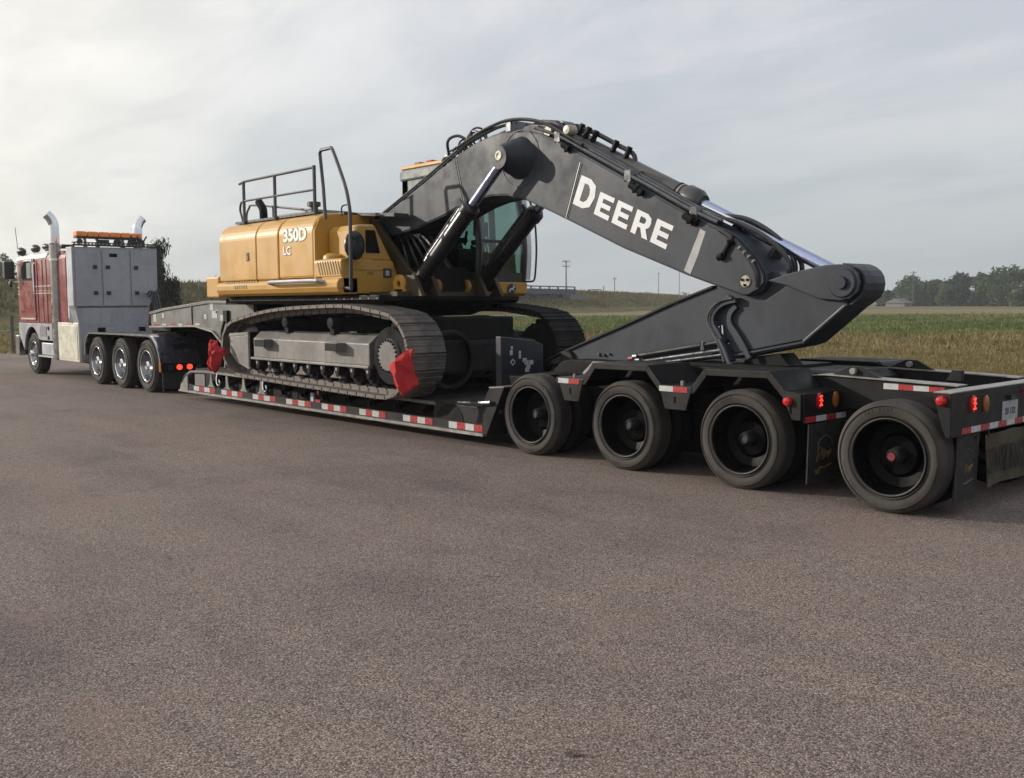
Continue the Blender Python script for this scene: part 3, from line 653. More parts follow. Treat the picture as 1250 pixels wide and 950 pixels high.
for y in (.72, 1.5, 2.26): obj('banner_tie', MB().tube([(.50, y, .60), (.49, y, .66)], .006, 5), HOSE, BN)

# ---- deck
def zt(x): return .47+(-4.97-x)*.0125           # deck top rises a little towards the gooseneck
obj('main_beam', MB().prism([(-13.3, .20), (-13.3, zt(-13.3)-.03), (-4.7, zt(-4.7)-.03), (-4.7, .20)], .34, .62).prism([(-13.3, .20), (-13.3, zt(-13.3)-.03), (-4.7, zt(-4.7)-.03), (-4.7, .20)], YF-.62, YF-.34), BLKM, TR)
xs_ = np.linspace(-13.0, -4.7, 20)
for k, x in enumerate(xs_[:-1]):                  # cross planks of the deck
    x1 = xs_[k+1]-.03; obj('deck_plank', MB().prism([(x, zt(x)-.05), (x1, zt(x1)-.05), (x1, zt(x1)), (x, zt(x))], .06, YF-.06), mat('dark_deck_wood', (.030, .026, .023), .85, 0, .3, 4), TR)
for s in (0, 1):
    y = (lambda q: q) if s == 0 else (lambda q: YF-q)
    obj('deck_edge_bar', MB().sheet([(-13.50, .30), (-13.36, .43), (-13.1, .53), (-12.5, .555), (-11.4, .545), (-5.9, .475)], .035, y(0.0), y(.07)), FRAMEG if s == 0 else BLK, TR)
    obj('side_rail', MB().prism([(-13.56, .17), (-4.98, .17), (-4.98, .275), (-13.0, .275), (-13.42, .30)], y(.012), y(.04)), BLK, TR)
    obj('rail_flange', MB().box(-13.58, -4.965, y(-.02), y(.05), .135, .168), EDGE, TR)  # pale colour paints in the sun on the flange
    obj('nose_plate', MB().prism([(-13.56, .17), (-13.22, .17), (-13.22, .47), (-13.36, .42), (-13.5, .30)], y(.0), y(.02)), FRAMEG, TR)  # grey tone puts the sun on the front-end plates into the colour
    obj('nose_plate', MB().box(-13.02, -12.62, y(.05), y(.07), .27, .50), FRAMEG, TR)
    obj('web_plate', MB().prism([(-5.95, .275), (-4.97, .275), (-4.80, .66), (-5.0, zt(-5)), (-5.95, zt(-5.95))], y(.015), y(.05)), BLK, TR, bevel=.004)
    obj('riser_plate', MB().prism([(-4.975, .135), (-4.93, .135), (-4.60, .735), (-4.86, .715), (-4.99, .52)], y(.0), y(.33)), BLK, TR, bevel=.006)
    obj('riser_edge', MB().prism([(-4.86, .717), (-4.60, .737), (-4.60, .748), (-4.86, .728)], y(-.006), y(.33)), EDGE, TR)
    for k in range(11):
        x = -12.35+k*.61; w_ = .095
        cur = [(x-w_*1.5, .275), (x-w_*.8, .31), (x-w_*.45, .38), (x-.03, zt(x)-.03), (x+.03, zt(x)-.03), (x+w_*.45, .38), (x+w_*.8, .31), (x+w_*1.5, .275)]
        obj('outrigger_bracket', MB().prism(cur, y(.04 if k < 4 else .10), y(.06 if k < 4 else .12)), FRAMEG if k < 4 else BLKM, TR)  # front four painted grey as sunlit, the rest black as shaded
        obj('outrigger_arm', MB().prism([(.05, .30), (.05, .36), (.34, zt(x)-.07), (.34, zt(x)-.14)] if s == 0 else [(YF-.05, .30), (YF-.05, .36), (YF-.34, zt(x)-.07), (YF-.34, zt(x)-.14)], x-.03, x+.03, 'YZ'), BLKM, TR)
for a, b in ((-12.98, -12.13), (-11.88, -11.10), (-10.75, -10.0), (-9.66, -8.93), (-8.62, -7.96), (-7.63, -7.0), (-6.60, -5.97), (-5.64, -5.0)):
    for k in range(4): tape(a+(b-a)*k/4, a+(b-a)*(k+1)/4, .182, .262, .0105, k % 2 == 1)
obj('web_patch', MB().prism([(-5.62+.26*math.cos(t), .275+.20*math.sin(t)) for t in np.linspace(0, math.pi, 12)], .008, .014), BLKM, TR)
obj('reflector_post', MB().box(-8.92, -8.84, .0, .03, .275, .40), mat('pale_blue_sticker', (.35, .38, .46), .5, 0, .1), TR)
obj('side_reflector', MB().lathe([(1e-3, -.02), (.035, -.012), (.035, 0)], (-8.74, .03, .40), n=14), REDL, TR, True); obj('side_reflector', MB().box(-8.80, -8.66, .005, .03, .272, .31), TAPER, TR)
obj('lashing_bar', MB().tube([(-5.5, .03, .50), (-5.0, -.03, .53)], .018, 8).tube([(-5.02, -.03, .53), (-4.80, -.03, .55)], .026, 8), PIPE, TR, True)
for x in (-12.0, -10.35):
    obj('chain_hook', MB().tube(smoothline([(x, .0, .52), (x, -.015, .45), (x+.02, -.02, .36), (x+.08, -.02, .33), (x+.13, -.02, .37), (x+.11, -.02, .43)], 4), .016, 6), CHR, TR, True)
# ---- gooseneck
GP = [(-15.66, 1.285), (-15.66, 1.535), (-15.0, 1.61), (-13.0, 1.745), (-11.3, 1.73), (-11.3, 1.2), (-11.6, .80), (-11.7, .56), (-12.35, .56), (-12.30, .80), (-12.45, 1.05), (-12.8, 1.235), (-13.54, 1.325)]
GNM = mat('grey_gooseneck_paint', (.105, .11, .108), .45, .1, .15, 2.0, dust=.45, dustcol=(.17, .165, .155))
for y0 in (.35, YF-.41): obj('gooseneck_side', MB().prism(GP, y0, y0+.06), GNM, TR, bevel=.006)
obj('gooseneck_deck', MB().sheet([(-15.66, 1.545), (-15.0, 1.62), (-13.0, 1.755), (-11.3, 1.74)], .03, .32, YF-.32), GNM, TR)
obj('gooseneck_edge', MB().sheet([(-15.66, 1.560), (-15.0, 1.636), (-13.0, 1.772), (-11.3, 1.757)], .014, .315, .36), EDGE, TR)
obj('gooseneck_floor', MB().sheet([(-15.66, 1.28), (-13.54, 1.322), (-12.8, 1.232), (-12.45, 1.048), (-12.30, .80)], .02, .325, YF-.325), BLKM, TR)
obj('gooseneck_edge', MB().sheet([(-15.66, 1.285), (-13.54, 1.327), (-12.8, 1.237), (-12.45, 1.053), (-12.30, .80), (-12.33, .6)], .03, .30, .36), EDGE, TR)  # sunlit lower flange, its brightness put into the colour
obj('gooseneck_back', MB().box(-11.42, -11.32, .42, YF-.42, .6, 1.72), BLKM, TR)
for k in range(6): tape(-15.5+.38*k, -15.5+.38*k+.2, 1.295+.006*k, 1.33+.006*k, .347, k % 2 == 0)
for (x, z, w_, h_) in ((-15.52, 1.37, .14, .15), (-15.1, 1.45, .11, .09), (-12.95, 1.60, .14, .13), (-12.88, 1.46, .22, .13), (-12.55, 1.42, .16, .10), (-13.2, 1.44, .10, .09), (-12.72, 1.55, .08, .06)):
    obj('sticker', MB().box(x, x+w_, .343, .348, z, z+h_), TAPEW, TR)
obj('gusset_rib', MB().box(-13.75, -13.71, .33, .35, 1.335, 1.70), GNM, TR)
obj('neck_valve', MB().box(-12.35, -12.2, .30, .35, 1.38, 1.6).tube(smoothline([(-12.3, .30, 1.4), (-12.2, .2, 1.2), (-12.15, .25, .95)], 5), .025, 7), BLKM, TR)
obj('kingpin_plate', MB().box(-16.6, -15.3, .6, YF-.6, 1.18, 1.28), BLKM, TR)
obj('hydraulic_pack', MB().box(-14.8, -13.4, .8, 1.8, 1.63, 1.74), BLKM, TR, bevel=.02)
# bulkhead with stickers in front of the bogie
NAV = mat('navy_black_paint', (.013, .016, .024), .4, 0, .2, 3)
obj('bulkhead', MB().prism([(.36, .50), (1.06, .50), (1.06, 1.18), (.9, 1.24), (.36, 1.30)], -5.16, -5.06, 'YZ'), NAV, TR, bevel=.01)
obj('bulkhead_step', MB().box(-5.06, -4.62, .36, 1.9, .5, .84), BLKM, TR, bevel=.01)
for (y, z, a, b) in ((.52, 1.10, .022, .03), (.66, 1.05, .018, .026), (.66, 1.10, .018, .018), (.53, 1.16, .016, .02)): obj('sticker', MB().box(-5.056, -5.053, y-a, y+a, z-b, z+b), TAPEW, TR)
for (y, z) in ((.77, .97), (.80, .92), (.85, .97), (.74, 1.0), (.78, .88)): obj('sticker', MB().prism([(y-.035, z-.02), (y+.03, z-.03), (y+.035, z+.025), (y-.03, z+.03)], -5.056, -5.053, 'YZ'), TAPEW, TR)
obj('sticker', MB().prism([(.50, .985), (.545, 1.03), (.59, .985), (.545, .94)], -5.056, -5.053, 'YZ'), TAPEW, TR); obj('sticker', MB().prism([(.52, .985), (.545, 1.01), (.57, .985), (.545, .96)], -5.0535, -5.051, 'YZ'), NAV, TR)

# ================================================================== TRACTOR UNIT
TK = thing('semi_truck', 'maroon cab-over heavy-haul truck with aluminium headache rack and chrome exhaust stacks', 'truck', (-19, 1.1, 0))
TYW = 2.16
DW = build_wheel_meshes('d', .515, .302, .27, .15, ALUW, CHR, .105, .0)
SW = build_wheel_meshes('s', .515, .302, .29, .045, ALUW, CHR, .09, -.085)
for i, x in enumerate((-17.97, -16.59, -15.21)):
    put_wheel(TK, DW, x, .04, .512, True, False, .4*i); put_wheel(TK, DW, x, TYW-.04, .512, True, True, .9*i)
    obj('axle', MB().tube([(x, .5, .512), (x, TYW-.5, .512)], .08, 10), BLKM, TK, True)
put_wheel(TK, SW, -22.55, .08, .512, False); put_wheel(TK, SW, -22.55, TYW-.08, .512, False, True)
for y0 in (.68, TYW-.78): obj('frame_rail', MB().box(-23.4, -14.6, y0, y0+.1, .72, 1.0), BLKM, TK)
obj('underbody', MB().box(-22.0, -18.7, .45, TYW-.45, .36, .74), BLKM, TK)
# drive-axle fenders
FE = [(-18.56, .62), (-18.54, .82), (-18.42, 1.02), (-18.22, 1.12), (-15.0, 1.135), (-14.78, 1.09), (-14.60, .98), (-14.46, .80), (-14.38, .58)]
DKF = mat('dark_polished_fender', (.11, .11, .145), .22, .7, .15, 2.0, grime=.3)
for s in (0, 1):
    y = (lambda q: q) if s == 0 else (lambda q: TYW-q)
    obj('fender', MB().sheet(FE, .02, y(0), y(.78)), DKF, TK, bevel=.004); obj('fender_lip', MB().sheet([(a, b+.004) for a, b in FE], .035, y(-.015), y(.02)), CHR, TK)
    obj('rear_bracket', MB().box(-14.42, -14.36, y(.0), y(.80), .42, .60), BLKM, TK); obj('mud_flap', MB().box(-14.39, -14.375, y(.02), y(.62), .12, .44), RUBB, TK)
for y, on in ((.16, 0), (.34, 1), (.54, 1), (.72, 0)):
    o = obj('tail_light', MB().disc((-14.357, y, .52), .052, 'X', .03, 18), REDON if on else HUBG, TK)
obj('side_marker', MB().box(-14.45, -14.36, -.02, .0, .44, .62), AMB, TK)
obj('fifth_wheel', MB().box(-16.7, -15.3, .7, 1.6, 1.04, 1.17), BLKM, TK, bevel=.02)
obj('rear_crossmember', MB().box(-14.62, -14.5, .3, 1.9, .55, .95), BLKM, TK)
# cab
CABP = [(0.06, 1.27), (.06, 2.82), (.10, 2.93), (.22, 3.0), (TYW-.22, 3.0), (TYW-.10, 2.93), (TYW-.06, 2.82), (TYW-.06, 1.27)]
obj('cab_body', MB().prism(CABP, -23.58, -20.92, 'YZ'), RED, TK, bevel=.035)
obj('sleeper_body', MB().prism([(a+(.05 if a < 1 else -.05), b-.03) for a, b in CABP], -20.92, -19.95, 'YZ'), RED, TK, bevel=.03)
PALEROOF = mat('white_cab_roof_paint', (.68, .66, .64), .3, 0, .06, 2)
obj('roof_panel', MB().prism([(.045, 2.84), (.09, 2.945), (.21, 3.02), (TYW-.21, 3.02), (TYW-.09, 2.945), (TYW-.045, 2.84), (TYW-.06, 2.84), (TYW-.2, 2.98), (.2, 2.98), (.06, 2.84)], -23.60, -21.15, 'YZ'), PALEROOF, TK)
STR = mat('pale_pinstripe', (.55, .48, .46), .3, 0, .05)
for z, h in ((2.16, .022), (1.99, .022), (2.055, .012)): obj('pinstripe', MB().box(-23.57, -20.93, .052, .057, z, z+h), STR, TK)
door = obj('door', MB().box(-23.35, -22.08, .034, .058, 1.34, 2.86), RED, TK, bevel=.01)
dw = obj('door_window', MB().prism([(-23.02, 2.34), (-22.22, 2.32), (-22.22, 2.82), (-22.78, 2.82), (-23.0, 2.6)], .024, .033), mat('dark_cab_window', (.02, .025, .028), .06, 0, .05), door)
obj('window_frame', MB().sheet([(-22.2, 2.30), (-22.2, 2.84), (-22.82, 2.84), (-23.04, 2.62), (-23.04, 2.30)], -.035, .020, .034), CHR, door)
obj('vent_window', MB().box(-22.62, -22.30, .019, .023, 2.38, 2.76), mat('pale_window_reflection', (.33, .37, .36), .08, 0, .1), door)  # pale colour paints a reflection on the pane
obj('door_handle', MB().box(-22.25, -22.12, .015, .034, 1.93, 1.98), CHR, door)
obj('grab_rail', MB().tube([(-21.98, .02, 1.5), (-21.98, -.01, 1.55), (-21.98, -.01, 2.7), (-21.98, .03, 2.75)], .016, 8), CHR, TK, True)
for x in (-21.9, -21.5, -21.2): obj('cab_seam', MB().box(x-.014, x+.014, .048, .0575, 1.30, 2.80), mat('maroon_shadow_seam', (.07, .012, .014), .4), TK)
obj('badge', MB().box(-23.1, -22.75, .028, .034, 1.55, 1.58), CHR, TK)
obj('door_trim', MB().box(-23.3, -22.1, .028, .034, 1.36, 1.40), STR, TK)
# skirt with wheel opening
arch = [(-22.55+.66*math.cos(t), .52+.66*math.sin(t)) for t in np.linspace(math.pi*.97, math.pi*.12, 14)]
obj('lower_skirt', MB().prism([(-23.62, .98)]+[(-23.62, 1.268), (-20.94, 1.268), (-20.94, .86), (-21.75, .86)]+arch[::-1][1:], .055, .13), GREYP, TK, bevel=.006)
obj('wheel_well', MB().sheet([(a, b) for a, b in arch], -.02, .10, .5), BLKM, TK)
obj('skirt_grille', MB().box(-21.85, -21.35, .045, .056, .96, 1.2), mat('skirt_grille', (.12, .12, .14), .6, 0, .2, 30), TK)
for z in (.93, 1.16): obj('lamp_stud', MB().disc((-21.2, .035, z), .045, 'Y', .02, 12), BLKM, TK)
obj('step_tank', MB().box(-21.95, -20.95, .10, .5, .50, .80), ALU, TK, bevel=.02); obj('step_board', MB().box(-22.05, -20.9, .04, .4, .455, .495), ALU, TK)
obj('front_bumper', MB().prism([(.02, .42), (TYW-.02, .42), (TYW-.02, .95), (.02, .95)], -23.85, -23.62, 'YZ'), CHR, TK, bevel=.03)
obj('windshield', MB().box(-23.62, -23.59, .2, TYW-.2, 2.0, 2.8), mat('dark_cab_window', (.02, .025, .028), .06), TK)
# mirrors, roof lights, antenna
obj('mirror_arm', MB().tube([(-23.3, .05, 2.75), (-23.42, -.15, 2.80), (-23.42, -.15, 2.32), (-23.3, .05, 2.30)], .016, 7), CHR, TK, True)
obj('mirror', MB().box(-23.52, -23.34, -.30, -.05, 2.38, 2.83), MIRR, TK, bevel=.03)
obj('spot_mirror', MB().lathe([(1e-3, -.03), (.07, -.02), (.09, .03), (1e-3, .05)], (-23.45, -.15, 2.26), n=14), MIRR, TK, True)
for x, y, z, r in ((-23.25, .10, 3.07, .11), (-22.6, .25, 3.12, .11), (-21.55, .18, 3.12, .08)):
    obj('roof_lamp', MB().lathe([(1e-3, -.06), (r*.9, -.05), (r, 0), (r*.8, .12), (r*.3, .2), (1e-3, .2)], (x, y, z), 'X', 16), HUBG, TK, True)
obj('air_horn', MB().tube([(-22.4, .5, 3.08), (-21.9, .5, 3.09), (-21.5, .5, 3.1)], [.09, .04, .03], 10), CHR, TK, True)
obj('antenna', MB().tube([(-23.5, .1, 2.95), (-23.52, .05, 3.7)], .008, 5), HUBG, TK)
obj('roof_beacon', MB().box(-20.9, -20.6, .25, .55, 3.05, 3.14), MIRR, TK, bevel=.02)
# exhaust stacks
def stack(y, sgn):
    x = -20.62
    obj('exhaust_stack', MB().tube([(x, y, .45), (x, y, 1.9), (x, y, 3.1)], .125, 18), mat('heat_shield_chrome', (.42, .41, .39), .22, .9, .12, 3, grime=.4), TK, True)
    o = obj('exhaust_tip', MB().tube(smoothline([(x, y, 3.08), (x, y, 3.50), (x-.005, y+.01*sgn, 3.62), (x-.02, y+.06*sgn, 3.74), (x-.04, y+.14*sgn, 3.83)], 4), .112, 16, False), CHR, TK, True); q = o.modifiers.new('t', 'SOLIDIFY'); q.thickness = .006
    obj('stack_clamp', MB().lathe([(.125, 0), (.137, .0), (.137, .05), (.125, .05)], (x, y, 1.2), 'Z', 18), CHR, TK); obj('stack_clamp', MB().lathe([(.125, 0), (.137, .0), (.137, .05), (.125, .05)], (x, y, 2.75), 'Z', 18), CHR, TK)
stack(.10, -1); stack(TYW-.10, 1)
# headache rack cabinet
BX0, BX1 = -19.38, -19.0
BP = [(-.05, 3.0), (1.87, 3.02), (1.86, 2.09), (1.64, 1.66), (1.60, 1.08), (1.60, .46), (.07, .46), (.05, 1.30), (-.01, 1.60), (-.05, 1.70)]
obj('cabinet', MB().prism(BP, BX0, BX1, 'YZ'), ALU, TK, bevel=.012)
for y0, y1 in ((.01, .565), (.605, 1.205), (1.245, 1.80)):
    q = [(y0, 1.69), (y1, 1.69), (y1, 2.925), (y0, 2.925)] if y1 < 1.7 else [(y0, 1.69), (1.62, 1.69), (y1, 2.08), (y1, 2.94), (y0, 2.935)]
    d = obj('cabinet_door', MB().prism(q, BX1+.002, BX1+.024, 'YZ'), ALU, TK, bevel=.006)
    for z in (2.56, 1.98):
        obj('latch', MB().box(BX1+.024, BX1+.045, (y1-.17 if y0 < .3 else y0+.07), (y1-.08 if y0 < .3 else y0+.16), z-.04, z+.04), HUBG, d)
obj('door_label', MB().box(BX1+.0245, BX1+.028, .76, .94, 2.79, 2.87), BLKM, TK)
obj('seam_strip', MB().box(BX1+.001, BX1+.012, .02, 1.62, 1.655, 1.675), HUBG, TK); obj('lower_panel', MB().box(BX1+.001, BX1+.010, .10, 1.56, 1.25, 1.62), ALU, TK)
for y in (.45, 1.38): obj('vent_hole', MB().box(BX1+.001, BX1+.012, y, y+.17, 1.10, 1.20), RIMB, TK)
obj('top_rack', MB().box(BX1-.03, BX1+.03, -.03, 1.86, 3.025, 3.06).box(BX1-.03, BX1+.03, -.03, 1.86, 3.09, 3.11), HUBG, TK)
for k in range(24): obj('rack_peg', MB().box(BX1-.02, BX1+.025, .0+.078*k, .035+.078*k, 3.058, 3.092), EDGE, TK)
obj('light_bar_base', MB().box(-19.42, -19.22, .14, 1.62, 3.21, 3.245), HUBG, TK)
for k in range(6): obj('beacon_lens', MB().box(-19.44, -19.20, .14+.248*k, .14+.248*k+.240, 3.247, 3.365), mat('bright_amber_lens', (.85, .27, .07), .2, 0, .1, 12), TK, bevel=.025)
for y in (.35, .62, 1.2, 1.48): obj('bar_stand', MB().prism([(y-.05, 3.02), (y+.05, 3.02), (y+.02, 3.21), (y-.02, 3.21)], -19.36, -19.28, 'YZ'), EDGE, TK)
for y, s_ in ((.18, .07), (1.02, .09), (1.33, .08), (1.55, .1)):
    obj('work_lamp', MB().lathe([(1e-3, .05), (s_*.9, .045), (s_, 0), (s_*.6, -.1), (1e-3, -.12)], (-19.15, y, 3.13), 'X', 14), HUBG, TK, True)
obj('equipment_box', MB().box(-19.4, -19.2, .62, .86, 3.05, 3.19), HUBG, TK, bevel=.01)
for y in (1.25, 1.4, 1.6): obj('rack_hook', MB().tube([(-19.2, y, 3.05), (-19.18, y+.05, 3.2), (-19.2, y+.12, 3.30)], .018, 6), HUBG, TK)
obj('side_locker', MB().box(-20.42, -19.02, .03, .44, .43, 1.31), ALUT, TK, bevel=.012)
obj('locker_lid', MB().box(-20.36, -19.08, .018, .03, .49, 1.25), ALUT, TK, bevel=.008)
obj('side_pipe', MB().tube([(-19.45, .0, 1.31), (-19.45, .0, 2.1), (-19.45, .05, 2.2)], .03, 8), CHR, TK, True); obj('gap_panel', MB().box(-19.9, -19.42, .16, .30, 1.32, 2.6), mat('dark_gap_panel', (.06, .03, .03), .5), TK)  # dark reddish panel filling the gap beside the stack
for dy in (0, .05, .11): obj('air_hose', MB().tube(smoothline([(-18.97, 1.60+dy, 1.95-dy), (-18.6, 1.55+dy, 2.0), (-18.2, 1.5+dy, 1.55), (-17.2, 1.35+dy, 1.30), (-16.0, 1.3, 1.42), (-15.7, 1.3, 1.45)], 5), .022, 6), HOSE, TK, True)
obj('deck_plate', MB().box(-18.98, -16.8, .75, 1.45, 1.01, 1.03), ALU, TK)

# ================================================================== EXCAVATOR
EX = thing('excavator', 'yellow tracked excavator with charcoal boom and arm folded over the trailer', 'excavator', (-8.4, 1.16, .5))
CYL = 1.16
# ---- tracks
ENV = [(-10.98, 1.06), (-10.92, 1.26), (-10.72, 1.42), (-10.40, 1.49), (-9.75, 1.585), (-9.1, 1.645), (-8.2, 1.68), (-7.35, 1.69), (-6.75, 1.635), (-6.30, 1.57), (-6.06, 1.42), (-5.93, 1.22), (-5.90, 1.02), (-5.95, .82), (-6.10, .63), (-6.35, .51), (-6.9, .505), (-8.0, .525), (-9.2, .55), (-10.2, .58), (-10.58, .61), (-10.84, .75), (-10.95, .90)]
def closed_smooth(pts, n=10):
    P = [Vector(q) for q in pts]; o = []; N_ = len(P)
    for i in range(N_):
        a, b, c, d = P[i-1], P[i], P[(i+1) % N_], P[(i+2) % N_]
        for k in range(n):
            t = k/n; o.append(.5*((2*b)+(c-a)*t+(2*a-5*b+4*c-d)*t*t+(3*b-a-3*c+d)*t**3))
    return o
PATH = closed_smooth(ENV); seg = [(PATH[(i+1) % len(PATH)]-PATH[i]).length for i in range(len(PATH))]; PER = sum(seg)
def at(sv):
    sv %= PER; i = 0
    while sv > seg[i]: sv -= seg[i]; i += 1
    a, b = PATH[i], PATH[(i+1) % len(PATH)]; return a.lerp(b, sv/seg[i])
NS = 52; PITCH = PER/NS
hw = .29
sm = MB()                                        # one shoe: plate, three grouser bars, end bevels; local x along the run, z outwards
sm.box(-PITCH*.44, PITCH*.44, -hw, hw, -.042, 0)
for gx in (-.40, .0, .40): sm.prism([(PITCH*gx-.010, 0), (PITCH*gx+.014, 0), (PITCH*gx+.008, .009), (PITCH*gx-.003, .009)], -hw, hw)
sm.box(-PITCH*.54, -PITCH*.46, -hw*.93, hw*.93, -.024, -.017)
SHOE_L = sm.mesh('track_shoe', STEEL); SHOE_D = SHOE_L.copy(); SHOE_D.materials.clear(); SHOE_D.materials.append(STEELD)  # far-track copy darkened; its shade is in the colour
lk = MB()
for yy in (-.10, .10):
    lk.prism([(-PITCH*.62, -.03), (PITCH*.36, -.03), (PITCH*.5, -.07), (PITCH*.36, -.115), (-PITCH*.42, -.115), (-PITCH*.62, -.075)], yy-.022, yy+.022)
lk.tube([(PITCH*.42, -.13, -.072), (PITCH*.42, .13, -.072)], .025, 8)
LINK = lk.mesh('track_link', STEEL)
def track(yc, near):
    mb = MB(); chain = obj('track', MB().lathe([(.10, -.2), (.36, -.2), (.36, .2), (.10, .2)], (-6.42, yc, 1.045), n=40), STEELD, EX, True)
    for i in range(NS):
        sv = i*PITCH+.06; a, b = at(sv-PITCH/2), at(sv+PITCH/2); t = (b-a).normalized(); c = (a+b)/2
        T3 = Vector((t.x, 0, t.y)); Nn = Vector((-t.y, 0, t.x)) if False else Vector((t.y*-1, 0, t.x))
        if (c-Vector((-8.4, 1.08))).dot(Vector((Nn.x, Nn.z))) < 0: Nn = -Nn
        Y3 = Nn.cross(T3); mw = Matrix(((T3.x, Y3.x, Nn.x, c.x), (T3.y, Y3.y, Nn.y, yc), (T3.z, Y3.z, Nn.z, c.y), (0, 0, 0, 1)))
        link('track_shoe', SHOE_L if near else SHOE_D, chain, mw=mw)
        link('track_link', LINK, chain, mw=mw)
    s = -1 if near else 1                           # outboard side
    yo = lambda d: yc+s*d
    # side frame: long box with sloped top, ends, rails
    obj('side_frame', MB().prism([(yo(.24), .90), (yo(.24), 1.185), (yo(.12), 1.29), (yo(-.2), 1.30), (yo(-.2), .88)], -9.98, -6.82, 'YZ'), FRAMEG, chain, bevel=.012)
    obj('frame_ledge', MB().box(-10.02, -6.80, yo(.20), yo(.275), .868, .902), FRAMEG, chain, bevel=.006)
    obj('idler_guard', MB().prism([(-10.76, 1.20), (-10.12, 1.235), (-10.08, 1.2), (-10.08, .72), (-10.16, .70), (-10.55, .80), (-10.76, .95)], yo(.20), yo(.25)), FRAMEG, chain, bevel=.012)
    obj('idler_guard_top', MB().prism([(-10.77, 1.20), (-10.10, 1.24), (-10.10, 1.28), (-10.74, 1.25)], yo(-.2), yo(.26)), FRAMEG, chain)
    obj('idler_guard_back', MB().box(-10.12, -10.06, yo(.0), yo(.26), .74, 1.28), BLKM, chain)
    for x in (-9.72, -7.72):
        obj('frame_step', MB().box(x, x+.34, yo(.24), yo(.37), 1.075, 1.185), FRAMEG, chain, bevel=.008)
        obj('step_grip', MB().box(x+.04, x+.34, yo(.37), yo(.38), 1.08, 1.18), BLKM, chain)
        obj('frame_pocket', MB().prism([(x+.30, 1.291), (x+.62, 1.291), (x+.55, 1.30), (x+.30, 1.30)], yo(.02), yo(.13)), BLKM, chain)
    obj('idler', MB().lathe([(.08, -.14), (.40, -.12), (.44, -.10), (.44, .10), (.40, .12), (.08, .14)], (-10.45, yc, 1.05), n=36), STEELD, chain, True)
    # sprocket and bolted travel motor cover
    tp = []
    for k in range(42):
        a = 6.2832*k/42; r = .455 if k % 2 else .405; tp.append((-6.42+r*math.cos(a), 1.045+r*math.sin(a)))
    obj('sprocket', MB().prism(tp, yc-.04, yc+.04), STEELD, chain)
    obj('motor_cover', MB().lathe([(1e-3, s*.245), (.20, s*.245), (.215, s*.225), (.225, s*.17), (.225, s*.10), (1e-3, s*.1)], (-6.42, yc, 1.045), n=40), FRAMEG, chain, True); obj('motor_flange', MB().lathe([(.2, s*.15), (.29, s*.15), (.30, s*.13), (.30, s*.08)], (-6.42, yc, 1.045), n=40), STEELD, chain, True)
    bm_ = MB()
    for k in range(22): a = 6.2832*k/22; bm_.lathe([(1e-3, s*.255), (.0145, s*.255), (.0145, s*.22)], (-6.42+.196*math.cos(a), yc, 1.045+.196*math.sin(a)), n=8)
    tag(obj('cover_bolts', bm_, RIMB, chain), kind='stuff')
    # rollers and guides
    for k in range(9):
        x = -9.86+k*.375; obj('roller', MB().lathe([(1e-3, -.20), (.05, -.2), (.05, -.15), (.10, -.14), (.10, -.07), (.085, -.06), (.085, .06), (.10, .07), (.10, .14), (.05, .15), (.05, .2), (1e-3, .2)], (x, yc, .735-.002*k), n=16), STEELD, chain, True)
        obj('roller_mount', MB().prism([(x-.07, .87), (x+.07, .87), (x+.055, .79), (x+.02, .72), (x-.02, .72), (x-.055, .79)], yo(.18), yo(.245)), STEELD, chain, bevel=.008)
        obj('roller_bolt', MB().disc((x, yo(.25)-.006, .825), .024, 'Y', .012, 8), EDGE, chain)
    for k in range(3):
        x = -9.5+.92*k; obj('chain_guide', MB().prism([(x-.16, .70), (x+.16, .70), (x+.05, .76), (x+.03, .82), (x-.03, .82), (x-.05, .76)], yo(.16), yo(.235)), STEEL, chain, bevel=.008)
    for x in (-9.1, -7.85): obj('top_roller', MB().lathe([(1e-3, -.2), (.075, -.19), (.075, .12), (.05, .2), (1e-3, .21)], (x, yc, 1.44), n=16), STEELD, chain, True); obj('roller_bracket', MB().box(x-.05, x+.05, yc-.16, yc-.06, 1.28, 1.46), STEELD, chain)
    return chain
track(-.105, True); track(2.425, False)
# ---- lower carriage
CB = obj('carbody', MB().box(-9.3, -7.5, .25, 2.05, .80, 1.25), STEELD, EX, bevel=.05)
for (x, y0, y1) in ((-9.4, .1, .9), (-7.2, .1, .95), (-9.4, 1.4, 2.2), (-7.2, 1.35, 2.2)):
    obj('carbody_leg', MB().prism([(x-.35, .75), (x+.35, .75), (x+.30, 1.12), (x-.30, 1.12)], y0, y1), STEELD, EX, bevel=.05)
arc_ = [(-6.62+.0, .30+.0)]
obj('swing_bearing', MB().lathe([(.5, 0), (.72, 0), (.72, .10), (.68, .14), (.68, .28), (.5, .28)], (-8.4, CYL, 1.30), 'Z', 48), STEELD, EX, True)
obj('carbody_ring', MB().lathe([(.33, 0), (.37, 0), (.385, .02), (.385, .06), (.37, .08), (.33, .08)], (-6.10, .37, .98), 'X', 40), STEELD, EX, True)
obj('front_cross_tube', MB().box(-7.2, -6.1, .30, 1.95, .78, 1.22), STEELD, EX, bevel=.06)
obj('tool_box', MB().box(-7.0, -6.2, .55, 1.6, 1.2, 1.52), BLKM, EX, bevel=.03)
